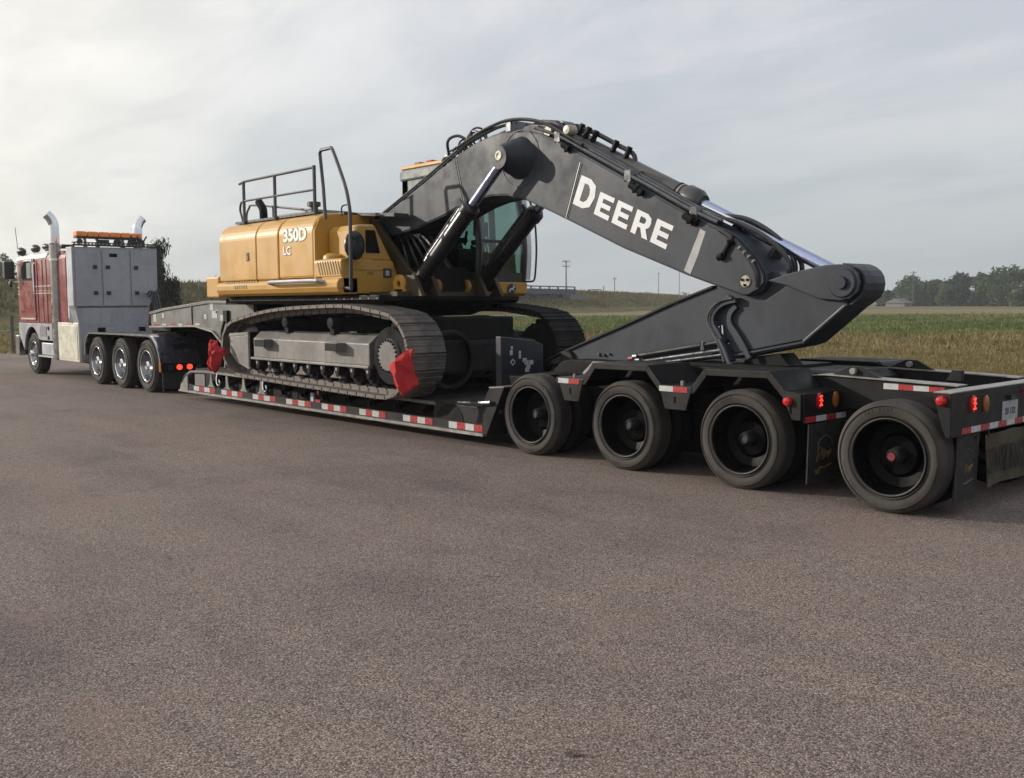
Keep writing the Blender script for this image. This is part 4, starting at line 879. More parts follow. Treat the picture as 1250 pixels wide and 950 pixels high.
# ---- revolving deck
obj('swing_deck', MB().prism([(-11.6, 1.70), (-7.0, 1.70), (-6.93, 1.74), (-6.93, 1.80), (-11.6, 1.80)], .0, 2.36), BLKM, EX, bevel=.01)
obj('swing_deck_core', MB().prism([(-9.9, 1.52), (-7.6, 1.52), (-7.2, 1.62), (-7.0, 1.72), (-10.6, 1.72)], .45, 2.0), BLKM, EX, bevel=.02)
obj('deck_apron', MB().box(-11.3, -6.95, -.09, .1, 1.745, 1.815), BLKM, EX, bevel=.01)  # black colour paints in the shade below the skirt
for k in range(7): obj('deck_bolt', MB().disc((-8.2+.2*k, -.095, 1.77), .012, 'Y', .01, 8), EDGE, EX)
# skirt along the right-hand side
SK = [(.05, 2.062), (-.19, 2.062), (-.255, 2.035), (-.285, 1.985), (-.285, 1.925), (-.255, 1.865), (-.20, 1.83), (.05, 1.83)]
obj('side_skirt', MB().prism(SK, -11.33, -7.66, 'YZ'), YEL, EX, bevel=.014)
# hood panels with rounded shoulders
SH = [(-.205, 2.068)]+[(-.205, 2.70)]+[(-.205+.30*(1-math.cos(t)), 2.70+.285*math.sin(t)) for t in np.linspace(.12, math.pi/2, 9)]+[(.32, 3.0)]
def hoodpanel(name, x0, x1, bev=.022):
    pr = SH+[(.32, 2.90), (.10, 2.88), (-.08, 2.78), (-.13, 2.66), (-.13, 2.068)]
    return obj(name, MB().prism(pr, x0, x1, 'YZ'), YEL, EX, bevel=bev)
obj('hood_core', MB().prism([(-.12, 1.84), (-.12, 2.70), (.12, 2.93), (.4, 2.985), (.78, 2.985), (.78, 1.84)], -11.32, -8.42, 'YZ'), YELD, EX)
h1 = hoodpanel('hood_door', -11.355, -10.095); h2 = hoodpanel('hood_panel', -10.080, -9.405); h3 = hoodpanel('hood_panel', -9.392, -8.385, .05)
obj('latch', MB().box(-10.40, -10.31, -.213, -.203, 2.37, 2.50), HUBG, h1, bevel=.008); obj('latch_tag', MB().box(-10.385, -10.33, -.218, -.2135, 2.385, 2.44), mat('red_latch', (.3, .03, .03), .4), h1)
obj('hood_far', MB().prism([(1.55, 1.84), (1.55, 2.95), (2.3, 2.95), (2.5, 2.7), (2.5, 1.84)], -11.32, -8.6, 'YZ'), YEL, EX, bevel=.04)
obj('engine_cover', MB().prism([(-11.2, 2.986), (-8.45, 2.986), (-8.45, 3.02), (-11.2, 3.02)], .34, 1.5), mat('dark_tread_plate', (.06, .06, .065), .6, .2, .2, 10), EX)
obj('hood_front', MB().prism([(-.195, 2.068), (-.195, 2.72), (-.12, 2.88), (.06, 2.955), (.80, 2.99), (.80, 1.84), (-.195, 1.84)], -8.40, -8.37, 'YZ'), YEL, EX)
obj('roof_edge_strip', MB().box(-11.2, -8.75, .02, .16, 2.995, 3.03), mat('dark_tread_plate', (.06, .06, .065), .6), EX)
obj('roof_kerb', MB().prism([(-8.75, 3.0), (-7.5, 2.9), (-7.5, 2.95), (-8.75, 3.04)], .55, .80), mat('dark_tread_plate', (.06, .06, .065), .6), EX)
# step box with slanted louvres, tank behind it
obj('step_box', MB().prism([(-.215, 2.068), (-.215, 2.29), (-.19, 2.318), (.30, 2.318), (.30, 2.068)], -8.37, -7.665, 'YZ'), YEL, EX, bevel=.02)
sb = obj('step_box_front', MB().prism([(-.20, 1.835), (-.20, 2.30), (.63, 2.30), (.74, 2.02), (.745, 1.835)], -8.2, -7.66, 'YZ'), YEL, EX, bevel=.02)
for k in range(9):
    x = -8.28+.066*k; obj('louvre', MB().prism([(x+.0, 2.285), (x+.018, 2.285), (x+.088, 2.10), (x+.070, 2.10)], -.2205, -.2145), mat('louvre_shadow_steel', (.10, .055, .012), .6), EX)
obj('fuel_tank', MB().prism([(.02, 2.3), (.02, 2.70), (.07, 2.78), (.33, 2.79), (.36, 2.77), (.64, 2.29)], -8.36, -7.68, 'YZ'), YEL, EX, bevel=.03)
obj('tank_recess', MB().prism([(.19, 2.40), (.19, 2.71), (.34, 2.71), (.42, 2.40)], -7.679, -7.66, 'YZ'), BLKM, EX, bevel=.006)
obj('filler_dome', MB().lathe([(.14, 0), (.13, .05), (.08, .085), (1e-3, .09)], (-8.12, -.06, 2.315), 'Z', 22), YEL, EX, True)
obj('panel_seam', MB().box(-7.6595, -7.655, -.1, .70, 2.155, 2.168), YELD, EX); obj('warning_plate', MB().box(-7.66, -7.652, .46, .60, 2.06, 2.19), mat('dark_decal', (.06, .05, .05), .4), EX)
obj('warning_mark', MB().box(-7.652, -7.650, .50, .56, 2.09, 2.16), TAPEW, EX); obj('small_decal', MB().box(-7.66, -7.653, .20, .30, 2.10, 2.14), YELD, EX)
obj('lift_eye', MB().lathe([(.045, -.03), (.13, -.03), (.13, .03), (.045, .03)], (-7.2, .42, 1.96), 'Y', 22, True).box(-7.33, -7.07, .39, .45, 1.80, 1.90), YEL, EX, bevel=.006)
# lettering on the hood
LW = mat('model_number_white', (.85, .82, .74), .4, 0, .04); LO = mat('model_number_outline', (.07, .05, .025), .5)
text('350D', 'model_number', .245, EX, LW, facing_near(-8.90, -.2095, 2.685), .0015, .010, 1.2); text('350D', 'model_number_outline', .245, EX, LO, facing_near(-8.894, -.2068, 2.681), .001, .017, 1.2)
text('LC', 'model_letters', .17, EX, LW, facing_near(-9.13, -.2095, 2.47), .0015, .003, 1.1); text('LC', 'model_letters_outline', .17, EX, LO, facing_near(-9.123, -.2068, 2.465), .001, .010, 1.1)
for x, z, w_, n_ in ((-11.05, 2.045, .085, 13), (-10.7, 1.965, .075, 6)):
    for k in range(n_): obj('skirt_marking', MB().box(x+w_*k, x+w_*(k+.72), -.292 if z < 2 else -.262, -.286 if z < 2 else -.235, z-.022, z+(.012 if z > 2 else .03)), mat('worn_marking', (.30, .19, .06), .5), EX)
obj('step_rail', MB().tube([(-9.46, -.25, 1.995), (-9.42, -.36, 2.015), (-9.3, -.385, 2.02), (-8.2, -.385, 2.02), (-8.06, -.36, 2.015), (-8.0, -.25, 1.995)], .028, 8), ALU, EX, True)
# counterweight
arcw = [(-11.36, -.05)]+[(-11.36-1.35*math.sin(t)**.8, .0+2.32*(t/math.pi)) for t in np.linspace(.12, math.pi-.12, 16)]+[(-11.36, 2.37)]
obj('counterweight', MB().prism(arcw, 1.95, 2.80, 'XY'), YEL, EX, bevel=.05)
obj('counterweight_lip', MB().box(-11.88, -11.42, -.20, 2.5, 1.815, 2.155), YEL, EX, bevel=.025)
# guard rails
GR = mat('dark_grey_rail', (.07, .07, .075), .45, .2, .1, 5)
rl = obj('roof_guard_rail', MB().tube([(-10.98, 0, 3.62), (-10.80, 0, 3.645), (-8.67, 0, 3.645)], .021, 8).tube([(-10.80, 0, 3.34), (-8.67, 0, 3.33)], .018, 8), GR, EX, True)
for x, zb, zt_ in ((-10.84, 2.98, 3.645), (-9.83, 2.98, 3.64), (-8.67, 2.98, 3.67)): obj('rail_post', MB().tube([(x, 0, zb), (x, 0, zt_)], .026, 8), GR, rl, True)
obj('rail_hoop', MB().tube(smoothline([(-10.86, 0, 3.335), (-10.98, .02, 3.32), (-11.06, .04, 3.22), (-11.03, .05, 3.1), (-10.98, .05, 2.97)], 5), .018, 8), GR, rl, True)
rf = obj('far_guard_rail', MB().tube(smoothline([(-11.9, .6, 3.0), (-11.95, .6, 3.2), (-11.85, .6, 3.34), (-11.6, .6, 3.37), (-9.85, .6, 3.16)], 4), .018, 8), GR, EX, True)
for x in (-11.0,): obj('rail_post', MB().tube([(x, .6, 2.9), (x, .6, 3.29)], .022, 8), GR, rf, True)
obj('muffler_outlet', MB().tube(smoothline([(-11.0, .42, 2.98), (-11.0, .42, 3.18), (-11.03, .42, 3.27), (-11.15, .42, 3.38)], 4), .065, 12), STEELD, EX, True)
obj('intake_cap', MB().lathe([(.06, 0), (.06, .12), (.10, .13), (.10, .19), (1e-3, .2)], (-9.0, .18, 3.0), 'Z', 16), GR, EX, True)
obj('roof_handle', MB().tube(smoothline([(-8.35, .25, 2.95), (-8.35, .25, 3.08), (-8.15, .25, 3.08), (-8.15, .25, 2.93)], 4), .012, 6), GR, EX, True)
ROOFG = mat('grey_roof_box', (.30, .30, .31), .6)
obj('roof_box', MB().box(-10.4, -9.1, .30, .9, 3.02, 3.10), ROOFG, EX)
obj('access_handrail', MB().tube([(-7.42, -.22, 1.88), (-7.37, -.25, 2.0), (-7.36, -.25, 2.85)]+[tuple(q) for q in smoothline([(-7.37, -.25, 2.95), (-7.45, -.24, 3.18), (-7.60, -.22, 3.42), (-7.82, -.21, 3.76), (-7.90, -.2, 3.80)], 4)]+[(-8.14, -.2, 3.80), (-8.17, -.2, 3.76), (-8.10, -.2, 3.3), (-8.06, -.2, 2.86)], .024, 8), GR, EX, True)
obj('handrail_bracket', MB().tube([(-7.36, -.25, 2.34), (-7.66, -.12, 2.30)], .02, 6), GR, EX, True); obj('handrail_bracket', MB().tube([(-7.40, -.22, 1.90), (-7.66, -.18, 1.92)], .02, 6), GR, EX, True)
def ellipsoid(c, r, nu=16, nv=9):
    mb = MB(); mb.lathe([(max(1e-3, math.sin(math.pi*k/nv)), -math.cos(math.pi*k/nv)) for k in range(nv+1)], (0, 0, 0), 'X', nu); mb.v = [(c[0]+x*r[0], c[1]+y*r[1], c[2]+z*r[2]) for x, y, z in mb.v]; return mb
mr = obj('rear_view_mirror', ellipsoid((-7.50, -.10, 2.48), (.07, .16, .20)), MIRR, EX, True)
obj('mirror_arm', MB().tube([(-7.36, -.25, 2.60), (-7.46, -.1, 2.56)], .014, 6), GR, mr, True)

# ---- cab on the far side: we see mostly its front
CX0, CX1, CY0, CY1 = -8.72, -6.93, 1.58, 2.50
DKC = mat('black_cab_paint', (.018, .018, .020), .35, 0, .15, 3)
obj('cab_base', MB().prism([(CX0, 1.80), (CX1-.06, 1.80), (CX1, 1.84), (CX1+.01, 2.0), (CX0, 2.0)], CY0-.02, CY1+.02), YEL, EX, bevel=.015)
front = smoothline([(CX1, 0, 2.0), (CX1+.03, 0, 2.3), (CX1+.03, 0, 2.6), (CX1-.04, 0, 3.05), (CX1-.18, 0, 3.60)], 5)
for y in (CY0+.03, CY1-.03):
    obj('front_pillar', MB().tube([(q.x-.05, y, q.z) for q in front], .050, 8), DKC, EX, True)
    obj('rear_pillar', MB().prism([(CX0, 2.0), (CX0+.16, 2.0), (CX0+.14, 3.62), (CX0, 3.62)], y-.04, y+.04), DKC, EX); obj('mid_pillar', MB().prism([(-7.95, 2.0), (-7.85, 2.0), (-7.9, 3.62), (-8.0, 3.62)], y-.03, y+.03), DKC, EX)
    obj('sill_panel', MB().prism([(CX0, 2.0), (CX1-.03, 2.0), (CX1-.02, 2.12), (CX0, 2.3)], y-.03, y+.03), DKC, EX)
    fx = [(q.x-.06, q.z) for q in front if q.z < 3.58]
    obj('side_glass', MB().prism([(CX0+.12, 2.1), (CX1-.06, 2.1)]+fx[2:]+[(CX1-.24, 3.6), (CX0+.12, 3.6)], y-.004, y+.004), CABG, EX)
obj('windshield', MB().sheet([(q.x-.03, q.z) for q in front], .008, CY0+.07, CY1-.07), CABG, EX)
obj('windshield_bar', MB().box(CX1-.06, CX1+.012, CY0+.07, CY1-.07, 2.56, 2.60), DKC, EX)
obj('lower_panel', MB().box(CX1-.08, CX1-.02, CY0+.02, CY1-.02, 2.0, 2.14), DKC, EX)
obj('far_door_panel', MB().prism([(-8.1, 2.0), (-7.05, 2.0), (-7.1, 2.42), (-7.35, 2.5), (-7.6, 2.44), (-8.1, 2.6)], CY1-.10, CY1-.07), CABI, EX)
obj('far_door_frame', MB().prism([(-7.62, 2.0), (-7.52, 2.0), (-7.62, 3.6), (-7.72, 3.6)], CY1-.08, CY1-.04), CABI, EX)
obj('cab_roof', MB().prism([(CX0-.03, 3.56), (CX1-.3, 3.58), (CX1-.12, 3.60), (CX1-.16, 3.68), (CX1-.4, 3.73), (CX0, 3.73), (CX0-.05, 3.68)], CY0-.04, CY1+.04), mat('grey_green_cab_roof', (.13, .145, .14), .5), EX, bevel=.03)
obj('roof_cap', MB().box(CX0-.02, -7.6, CY0-.02, CY1, 3.735, 3.79), YEL, EX, bevel=.015)
for x in (-8.5, -8.2): obj('roof_light', MB().box(x, x+.14, CY0+.06, CY0+.22, 3.79, 3.835), REDL if x > -8.3 else AMB, EX, bevel=.01)
obj('rear_wall', MB().box(CX0-.01, CX0+.06, CY0+.0, CY1, 2.0, 3.6), mat('grey_green_cab_roof', (.13, .145, .14), .5), EX)
obj('rear_side_panel', MB().box(CX0, CX0+.5, CY0-.01, CY0+.03, 2.0, 3.6), mat('grey_green_cab_roof', (.13, .145, .14), .5), EX)
seat = obj('seat', MB().prism([(-8.3, 2.0), (-7.75, 2.0), (-7.62, 2.38), (-7.7, 2.52), (-8.1, 2.5), (-8.3, 3.05), (-8.45, 3.05), (-8.4, 2.4)], CY0+.22, CY1-.20), CABI, EX, bevel=.05); obj('headrest', MB().box(-8.46, -8.36, CY0+.32, CY1-.30, 3.07, 3.25), CABI, seat, bevel=.03)
obj('console', MB().prism([(-7.45, 2.0), (-7.1, 2.0), (-7.1, 2.3), (-7.2, 2.34), (-7.45, 2.24)], CY0+.3, CY1-.12), CABI, EX, bevel=.02)
obj('monitor', MB().box(-7.16, -7.10, CY0+.10, CY0+.34, 2.66, 2.86), CABI, EX, bevel=.01); obj('monitor_arm', MB().box(-7.14, -7.11, CY0+.18, CY0+.24, 2.1, 2.68), CABI, EX)
for s_ in (CY0+.20, CY1-.26): obj('armrest', MB().box(-7.9, -7.5, s_, s_+.09, 2.58, 2.66), CABI, EX, bevel=.02)
for y in (CY0+.44, CY0+.50): obj('control_lever', MB().tube([(-7.25, y+.08, 2.15), (-7.3, y-.02, 2.72)], .013, 7), CABI, EX)
for y in (CY0+.22, CY1-.2): obj('joystick', MB().tube([(-7.5, y, 2.55), (-7.45, y, 2.75)], .02, 7), CABI, EX)
hx = CX1+.02
obj('front_handrail', MB().tube([(hx-.04, CY1-.02, 2.015), (hx, CY1+.08, 2.015)]+[tuple(q) for q in smoothline([(hx, CY1+.12, 2.02), (hx, CY1+.16, 2.10), (hx, CY1+.19, 2.5), (hx-.02, CY1+.17, 2.95), (hx-.07, CY1+.10, 3.25), (hx-.10, CY1+.03, 3.4)], 5)], .015, 8), DKC, EX, True)
WGL = mat('pale_sky_gap', (.62, .64, .68), .25, 0, .03)
obj('sky_gap_strip', MB().sheet([(q.x-.035, q.z) for q in front if 2.03 < q.z < 3.5], .010, CY1+.012, CY1+.10), WGL, EX)  # added pale strip; paints in the bright sky between pillar and handrail
ec = CY0+.62
em = obj('emblem_plate', MB().prism([(ec+.085*math.cos(t), 1.905+.075*math.sin(t)) for t in np.linspace(0, 6.283, 17)[:-1]], CX1+.011, CX1+.016, 'YZ'), mat('emblem_black', (.01, .013, .02), .3), EX)
deer = [(-.055, -.03), (-.035, -.005), (-.02, .01), (.01, .012), (.025, .03), (.02, .055), (.032, .06), (.036, .035), (.058, .03), (.056, .018), (.036, .012), (.028, -.005), (.045, -.02), (.05, -.045), (.036, -.02), (.012, -.012), (-.015, -.012), (-.03, -.03), (-.045, -.055), (-.042, -.03)]
obj('emblem', MB().prism([(ec+a*1.1, 1.905+b*1.1) for a, b in deer], CX1+.0162, CX1+.019, 'YZ'), mat('emblem_pale', (.40, .50, .62), .4), EX)
obj('small_emblem', MB().box(-7.2, -7.1, CY0-.026, CY0-.021, 1.90, 1.96), mat('emblem_black', (.01, .013, .02), .3), EX)
# swing frame cheeks and inner works under the boom; the brown paints in shade
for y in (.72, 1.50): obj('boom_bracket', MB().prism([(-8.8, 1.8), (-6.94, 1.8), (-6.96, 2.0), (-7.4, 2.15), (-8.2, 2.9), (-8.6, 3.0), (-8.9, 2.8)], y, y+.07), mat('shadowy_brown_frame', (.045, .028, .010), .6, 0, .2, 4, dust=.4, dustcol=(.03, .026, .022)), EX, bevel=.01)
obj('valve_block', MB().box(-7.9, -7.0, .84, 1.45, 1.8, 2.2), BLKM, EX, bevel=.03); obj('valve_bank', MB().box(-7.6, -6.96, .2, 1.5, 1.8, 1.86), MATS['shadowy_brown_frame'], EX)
for k in range(5): obj('valve_hose', MB().tube(smoothline([(-7.7+.17*k, .95+.05*k, 2.15), (-7.75+.17*k, .9, 2.45), (-7.9+.12*k, .95, 2.65), (-8.1, 1.1, 2.75)], 5), .022, 7), HOSE, EX, True)
obj('rear_bulkhead', MB().box(-8.95, -8.88, .75, 1.6, 1.8, 2.95), BLKM, EX)
for x, y in ((-7.02, .9), (-7.02, 1.42)): obj('yellow_lug', MB().lathe([(.04, -.03), (.10, -.03), (.10, .03), (.04, .03)], (x, y, 1.93), 'Y', 18, True), YELD, EX)

# ---- boom
BU = [(-8.45, 2.91), (-8.05, 3.03), (-7.54, 3.22), (-6.97, 3.45), (-6.44, 3.655), (-6.10, 3.755), (-5.77, 3.815), (-5.46, 3.825), (-5.16, 3.79), (-4.87, 3.715), (-4.60, 3.61), (-4.33, 3.475), (-3.94, 3.275), (-3.57, 3.085), (-3.10, 2.845), (-2.66, 2.615), (-2.42, 2.51), (-2.20, 2.42), (-2.02, 2.32)]
BL = [(-1.88, 2.20), (-1.77, 2.07), (-1.71, 1.97), (-1.70, 1.885), (-1.75, 1.81), (-1.85, 1.765), (-1.99, 1.76), (-2.19, 1.825), (-2.34, 1.87), (-2.67, 1.975), (-3.56, 2.295), (-4.33, 2.62), (-4.74, 2.79), (-5.17, 2.955), (-5.50, 3.03), (-5.78, 3.05), (-6.11, 3.03), (-6.41, 2.975), (-6.77, 2.87), (-7.36, 2.745), (-7.98, 2.67), (-8.45, 2.82), (-8.52, 2.87)]
BY0, BY1 = .85, 1.47
BM = obj('boom', MB().prism(BU+BL, BY0+.012, BY1-.012), BOOM, EX, bevel=.012)
cen = Vector((-5.4, 0, 0))
# slightly proud side plates leave a real flange line round the box section
def inset(poly, d):
    P_ = [Vector(q) for q in poly]; o = []; n = len(P_)
    A = sum(P_[i].x*P_[(i+1) % n].y-P_[(i+1) % n].x*P_[i].y for i in range(n)); sg = 1 if A > 0 else -1
    for i in range(n):
        t = (P_[(i+1) % n]-P_[i-1]).normalized(); nn = Vector((-t.y, t.x))*sg; o.append(tuple(P_[i]+nn*d))
    return o
obj('boom_side_plate', MB().prism(inset(BU+BL, .022), BY0, BY0+.014), BOOM, BM, bevel=.004)
SEAM = mat('boom_weld_seam', (.042, .043, .047), .55, 0, .2, 20)
def strip(name, a, b, w, y, m, th=.006):
    a, b = Vector(a), Vector(b); n = Vector((-(b-a).y, (b-a).x)).normalized()*w/2
    return obj(name, MB().prism([tuple(a+n), tuple(b+n), tuple(b-n), tuple(a-n)], y-th, y), m, BM)
for (a, b) in (((-4.24, 3.31), (-4.47, 2.70)), ((-4.19, 3.29), (-4.42, 2.68)), ((-6.53, 3.60), (-6.36, 2.99)), ((-6.49, 3.61), (-6.32, 3.0))): strip('weld_seam', a, b, .012, BY0, SEAM, .005)
strip('weld_bead', (-4.215, 3.30), (-4.445, 2.69), .016, BY0, mat('bare_weld', (.22, .22, .23), .4, .3), .008)
strip('reinforcing_bar', (-2.45, 2.425), (-2.655, 2.005), .095, BY0, mat('pale_steel_bar', (.26, .26, .27), .45, .2, .12, 6), .014)
obj('tip_plate', MB().prism([(-2.40, 2.47), (-2.20, 2.40), (-2.03, 2.30), (-1.89, 2.18), (-1.79, 2.06), (-1.73, 1.96), (-1.72, 1.885), (-1.77, 1.825), (-1.86, 1.785), (-1.99, 1.78), (-2.19, 1.845), (-2.34, 1.89), (-2.60, 1.975)], BY0-.020, BY0), BOOM, BM, bevel=.006)
# lettering
UV = {'D': [[(0, 0), (.50, 0), (.80, .14), (.90, .5), (.80, .86), (.50, 1), (0, 1)], [(.27, .2), (.27, .8), (.46, .8), (.58, .69), (.63, .5), (.58, .31), (.46, .2)]],
      'E': [[(0, 0), (.84, 0), (.84, .21), (.27, .21), (.27, .40), (.76, .40), (.76, .60), (.27, .60), (.27, .79), (.84, .79), (.84, 1), (0, 1)], None],
      'R': [[(0, 0), (.27, 0), (.27, .34), (.42, .34), (.62, 0), (.93, 0), (.68, .38), (.82, .50), (.86, .68), (.80, .88), (.58, 1), (0, 1)], [(.27, .54), (.27, .80), (.50, .80), (.58, .74), (.59, .66), (.56, .58), (.49, .54)]]}
LB = [(-4.335, 2.845), (-4.00, 2.705), (-3.73, 2.590), (-3.45, 2.470), (-3.17, 2.350)]      # foot of each letter on the boom's face
for k, ch in enumerate('DEERE'):
    w_, up_ = (.335, Vector((.145, .312))) if k == 0 else (.285, Vector((.105, .238)))
    ru_ = Vector((.919, -.394))*w_
    f2 = lambda q: tuple(Vector(LB[k])+ru_*q[0]*1.0+up_*q[1])
    bm2 = bmesh.new(); outer, hole = UV[ch]; es = []
    for loop in (outer, hole):
        if loop is None: continue
        vs_ = [bm2.verts.new((f2(q)[0], BY0-.004, f2(q)[1])) for q in loop]
        es += [bm2.edges.new((vs_[i], vs_[(i+1) % len(vs_)])) for i in range(len(vs_))]
    bmesh.ops.triangle_fill(bm2, use_beauty=True, edges=es, normal=(0, -1, 0)); g = bmesh.ops.extrude_face_region(bm2, geom=bm2.faces[:])
    bmesh.ops.translate(bm2, verts=[v for v in g['geom'] if isinstance(v, bmesh.types.BMVert)], vec=(0, .0035, 0)); bmesh.ops.recalc_face_normals(bm2, faces=bm2.faces[:])
    me = bpy.data.meshes.new('letter'); bm2.to_mesh(me); bm2.free(); me.materials.append(WHITE); link('letter', me, BM)
# boom pin at the tip
pn = obj('tip_pin', MB().lathe([(1e-3, BY0-.033), (.055, BY0-.033), (.064, BY0-.02), (.078, BY1+.02), (1e-3, BY1+.02)], (-1.925, 0, 1.895), n=24), PIN, BM, True)
obj('pin_collar', MB().lathe([(.08, BY0-.022), (.125, BY0-.022), (.13, BY0-.005), (.08, BY0-.005)], (-1.925, 0, 1.895), n=28), BOOM, BM)
for k in range(3): a = k*2.094+.5; obj('pin_bolt', MB().disc((-1.925+.035*math.cos(a), BY0-.045, 1.895+.035*math.sin(a)), .015, 'Y', .01, 6), RIMB, pn)
# cylinder bosses on both sides
for sgn, yb in ((-1, BY0), (1, BY1)):
    q = [(.26, 0), (.245, .02), (.20, .16), (.135, .30), (.115, .33), (1e-3, .33)]
    obj('cylinder_boss', MB().lathe([(r, yb+sgn*t) for r, t in q], (-5.24, 0, 3.465), n=32), BOOM, BM, True)
    obj('boss_cap', MB().lathe([(1e-3, yb+sgn*.35), (.03, yb+sgn*.352), (.034, yb+sgn*.36), (.055, yb+sgn*.36), (.06, yb+sgn*.345), (.07, yb+sgn*.343), (.07, yb+sgn*.32)], (-5.24, 0, 3.465), n=24), PIN, BM, True)
ringw = [(-5.24+.33*math.cos(t)*1.0, BY0-.004, 3.45+.36*math.sin(t)) for t in np.linspace(.9, 5.6, 30)]
obj('boss_weld_ring', MB().tube([(-5.24+.34*math.cos(t), BY0, 3.46+.34*math.sin(t)) for t in np.linspace(0, 6.283, 40)], .009, 5, False), SEAM, BM, True)
# boom cylinders
def boom_cyl(y):
    top = Vector((-5.24, y, 3.44)); bot = Vector((-7.02, y, 1.98)); d = (top-bot).normalized(); n_ = Vector((-d.z, 0, d.x))
    c = obj('boom_cylinder', MB().tube([bot+d*.05, bot+d*1.42, bot+d*1.45], [.105, .105, .098], 20), HOSE if False else mat('black_cylinder_paint', (.014, .014, .016), .30, 0, .03, 1.0), EX, True)
    obj('cylinder_gland', MB().tube([bot+d*1.36, bot+d*1.46, bot+d*1.50], [.122, .122, .09], 20), mat('black_cylinder_paint', (.02, .02, .02)), c, True)
    obj('cylinder_rod', MB().tube([bot+d*1.45, top-d*.10], .062, 18), CHRB, c, True)
    obj('rod_eye', MB().lathe([(.05, y-.10), (.135, y-.10), (.135, y+.10), (.05, y+.10)], (top.x, 0, top.z), n=24), BOOM, c, True); obj('base_eye', MB().lathe([(1e-3, y-.10), (.15, y-.10), (.15, y+.10), (1e-3, y+.10)], (bot.x, 0, bot.z), n=24), BLKM, c, True)
    for o_, r in ((.140, .018), (.175, .015)): obj('cylinder_pipe', MB().tube([bot+d*.3+n_*o_*.7+Vector((0, -.02, 0)), bot+d*.4+n_*o_, bot+d*1.30+n_*o_, bot+d*1.42+n_*(o_-.05)], r, 8), PIPE, c, True)
    obj('pipe_clamp', MB().tube([bot+d*1.34+n_*.1, bot+d*1.34+n_*.24], .03, 8), PIPE, c)
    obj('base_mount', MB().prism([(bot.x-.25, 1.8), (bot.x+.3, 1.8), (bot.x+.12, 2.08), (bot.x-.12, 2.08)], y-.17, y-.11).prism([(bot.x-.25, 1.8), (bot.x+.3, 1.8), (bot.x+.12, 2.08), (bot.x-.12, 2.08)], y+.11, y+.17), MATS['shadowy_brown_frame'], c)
boom_cyl(.60); boom_cyl(1.72)
# ---- arm cylinder along the boom's back
A0, A1 = Vector((-4.80, CYL, 3.735)), Vector((-.95, CYL-.02, 1.885)); dA = (A1-A0).normalized(); nA = Vector((-dA.z, 0, dA.x))
L1 = 2.10; AP = mat('charcoal_cylinder_paint', (.04, .041, .045), .34, 0, .12, 4, dust=.2)
AC = obj('arm_cylinder', MB().tube([A0+dA*.05, A0+dA*L1], .102, 24), AP, EX, True)
obj('cylinder_gland', MB().tube([A0+dA*(L1-.05), A0+dA*(L1+.01), A0+dA*(L1+.16), A0+dA*(L1+.19), A0+dA*(L1+.23)], [.105, .135, .135, .12, .10], 24), AP, AC, True)
for t in (.0, .05): obj('gland_ring', MB().tube([A0+dA*(L1-.14+t), A0+dA*(L1-.12+t)], .112, 24), EDGE if t else AP, AC, True)
obj('cylinder_rod', MB().tube([A0+dA*(L1+.2), A1-dA*.14], .062, 20), CHRB, AC, True)
obj('rod_eye', MB().lathe([(.06, CYL-.07), (.13, CYL-.07), (.13, CYL+.07), (.06, CYL+.07)], (A1.x, 0, A1.z), n=24), BOOM, AC, True)
obj('base_eye', MB().lathe([(1e-3, CYL-.10), (.15, CYL-.10), (.15, CYL+.10), (1e-3, CYL+.10)], (A0.x, 0, A0.z), n=24), AP, AC, True)
for y in (CYL-.22, CYL+.14): obj('cylinder_bracket', MB().prism([(-5.45, 3.78), (-4.3, 3.42), (-4.45, 3.62), (-4.72, 3.86), (-4.95, 3.90), (-5.25, 3.86)], y, y+.08), BOOM, BM, bevel=.01)
obj('bracket_pin', MB().tube([(-4.80, CYL-.27, 3.735), (-4.80, CYL+.27, 3.735)], .06, 16), PIN, BM, True)
# pipes, hoses and clamps along the boom
def along(pts, y, off=0): return [(x, y, z+off) for x, z in pts]
TOPL = [(-8.35, 2.98), (-7.54, 3.29), (-6.97, 3.52), (-6.44, 3.735), (-6.10, 3.83), (-5.77, 3.895), (-5.40, 3.915)]
for dy, oz in ((.03, 0), (.10, .015), (.28, .01), (.36, .01)): obj('boom_pipe', MB().tube(smoothline(along(TOPL, BY0+dy, oz), 4), .017, 8), PIPE, BM, True)
obj('boom_hose', MB().tube(smoothline([(-6.5, BY0+.02, 3.74), (-6.1, BY0+.02, 3.86), (-5.75, BY0, 3.925), (-5.45, BY0-.0, 3.95), (-5.1, BY0, 3.91), (-4.8, BY0, 3.82), (-4.5, BY0+.02, 3.66), (-4.2, BY0+.02, 3.50)], 5), .022, 8), HOSE, BM, True)
for x, z in ((-5.46, 3.90), (-4.60, 3.66), (-3.50, 3.10), (-2.60, 2.63)): obj('pipe_clamp', MB().box(x-.05, x+.05, BY0+.0, BY0+.46, z-.09, z+.05), PIPE, BM, bevel=.008)
DWN = [(-5.0, 3.80), (-4.60, 3.655), (-4.33, 3.52), (-3.94, 3.32), (-3.57, 3.13), (-3.10, 2.89), (-2.66, 2.66), (-2.3, 2.50)]
for dy, oz, r in ((.02, .0, .020), (.085, .02, .020), (.15, .035, .017), (.47, .02, .02), (.55, .02, .02)): obj('boom_pipe', MB().tube(smoothline(along(DWN, BY0+dy, oz), 4), r, 8), PIPE, BM, True)
obj('cylinder_pipe', MB().tube(smoothline([tuple(A0+dA*.25+nA*.16+Vector((0, -.03, 0))), tuple(A0+dA*.55+nA*.175), tuple(A0+dA*.9+nA*.165), tuple(A0+dA*1.16+nA*.155), tuple(A0+dA*1.24+nA*.08)], 5), .028, 8), HOSE, AC, True)
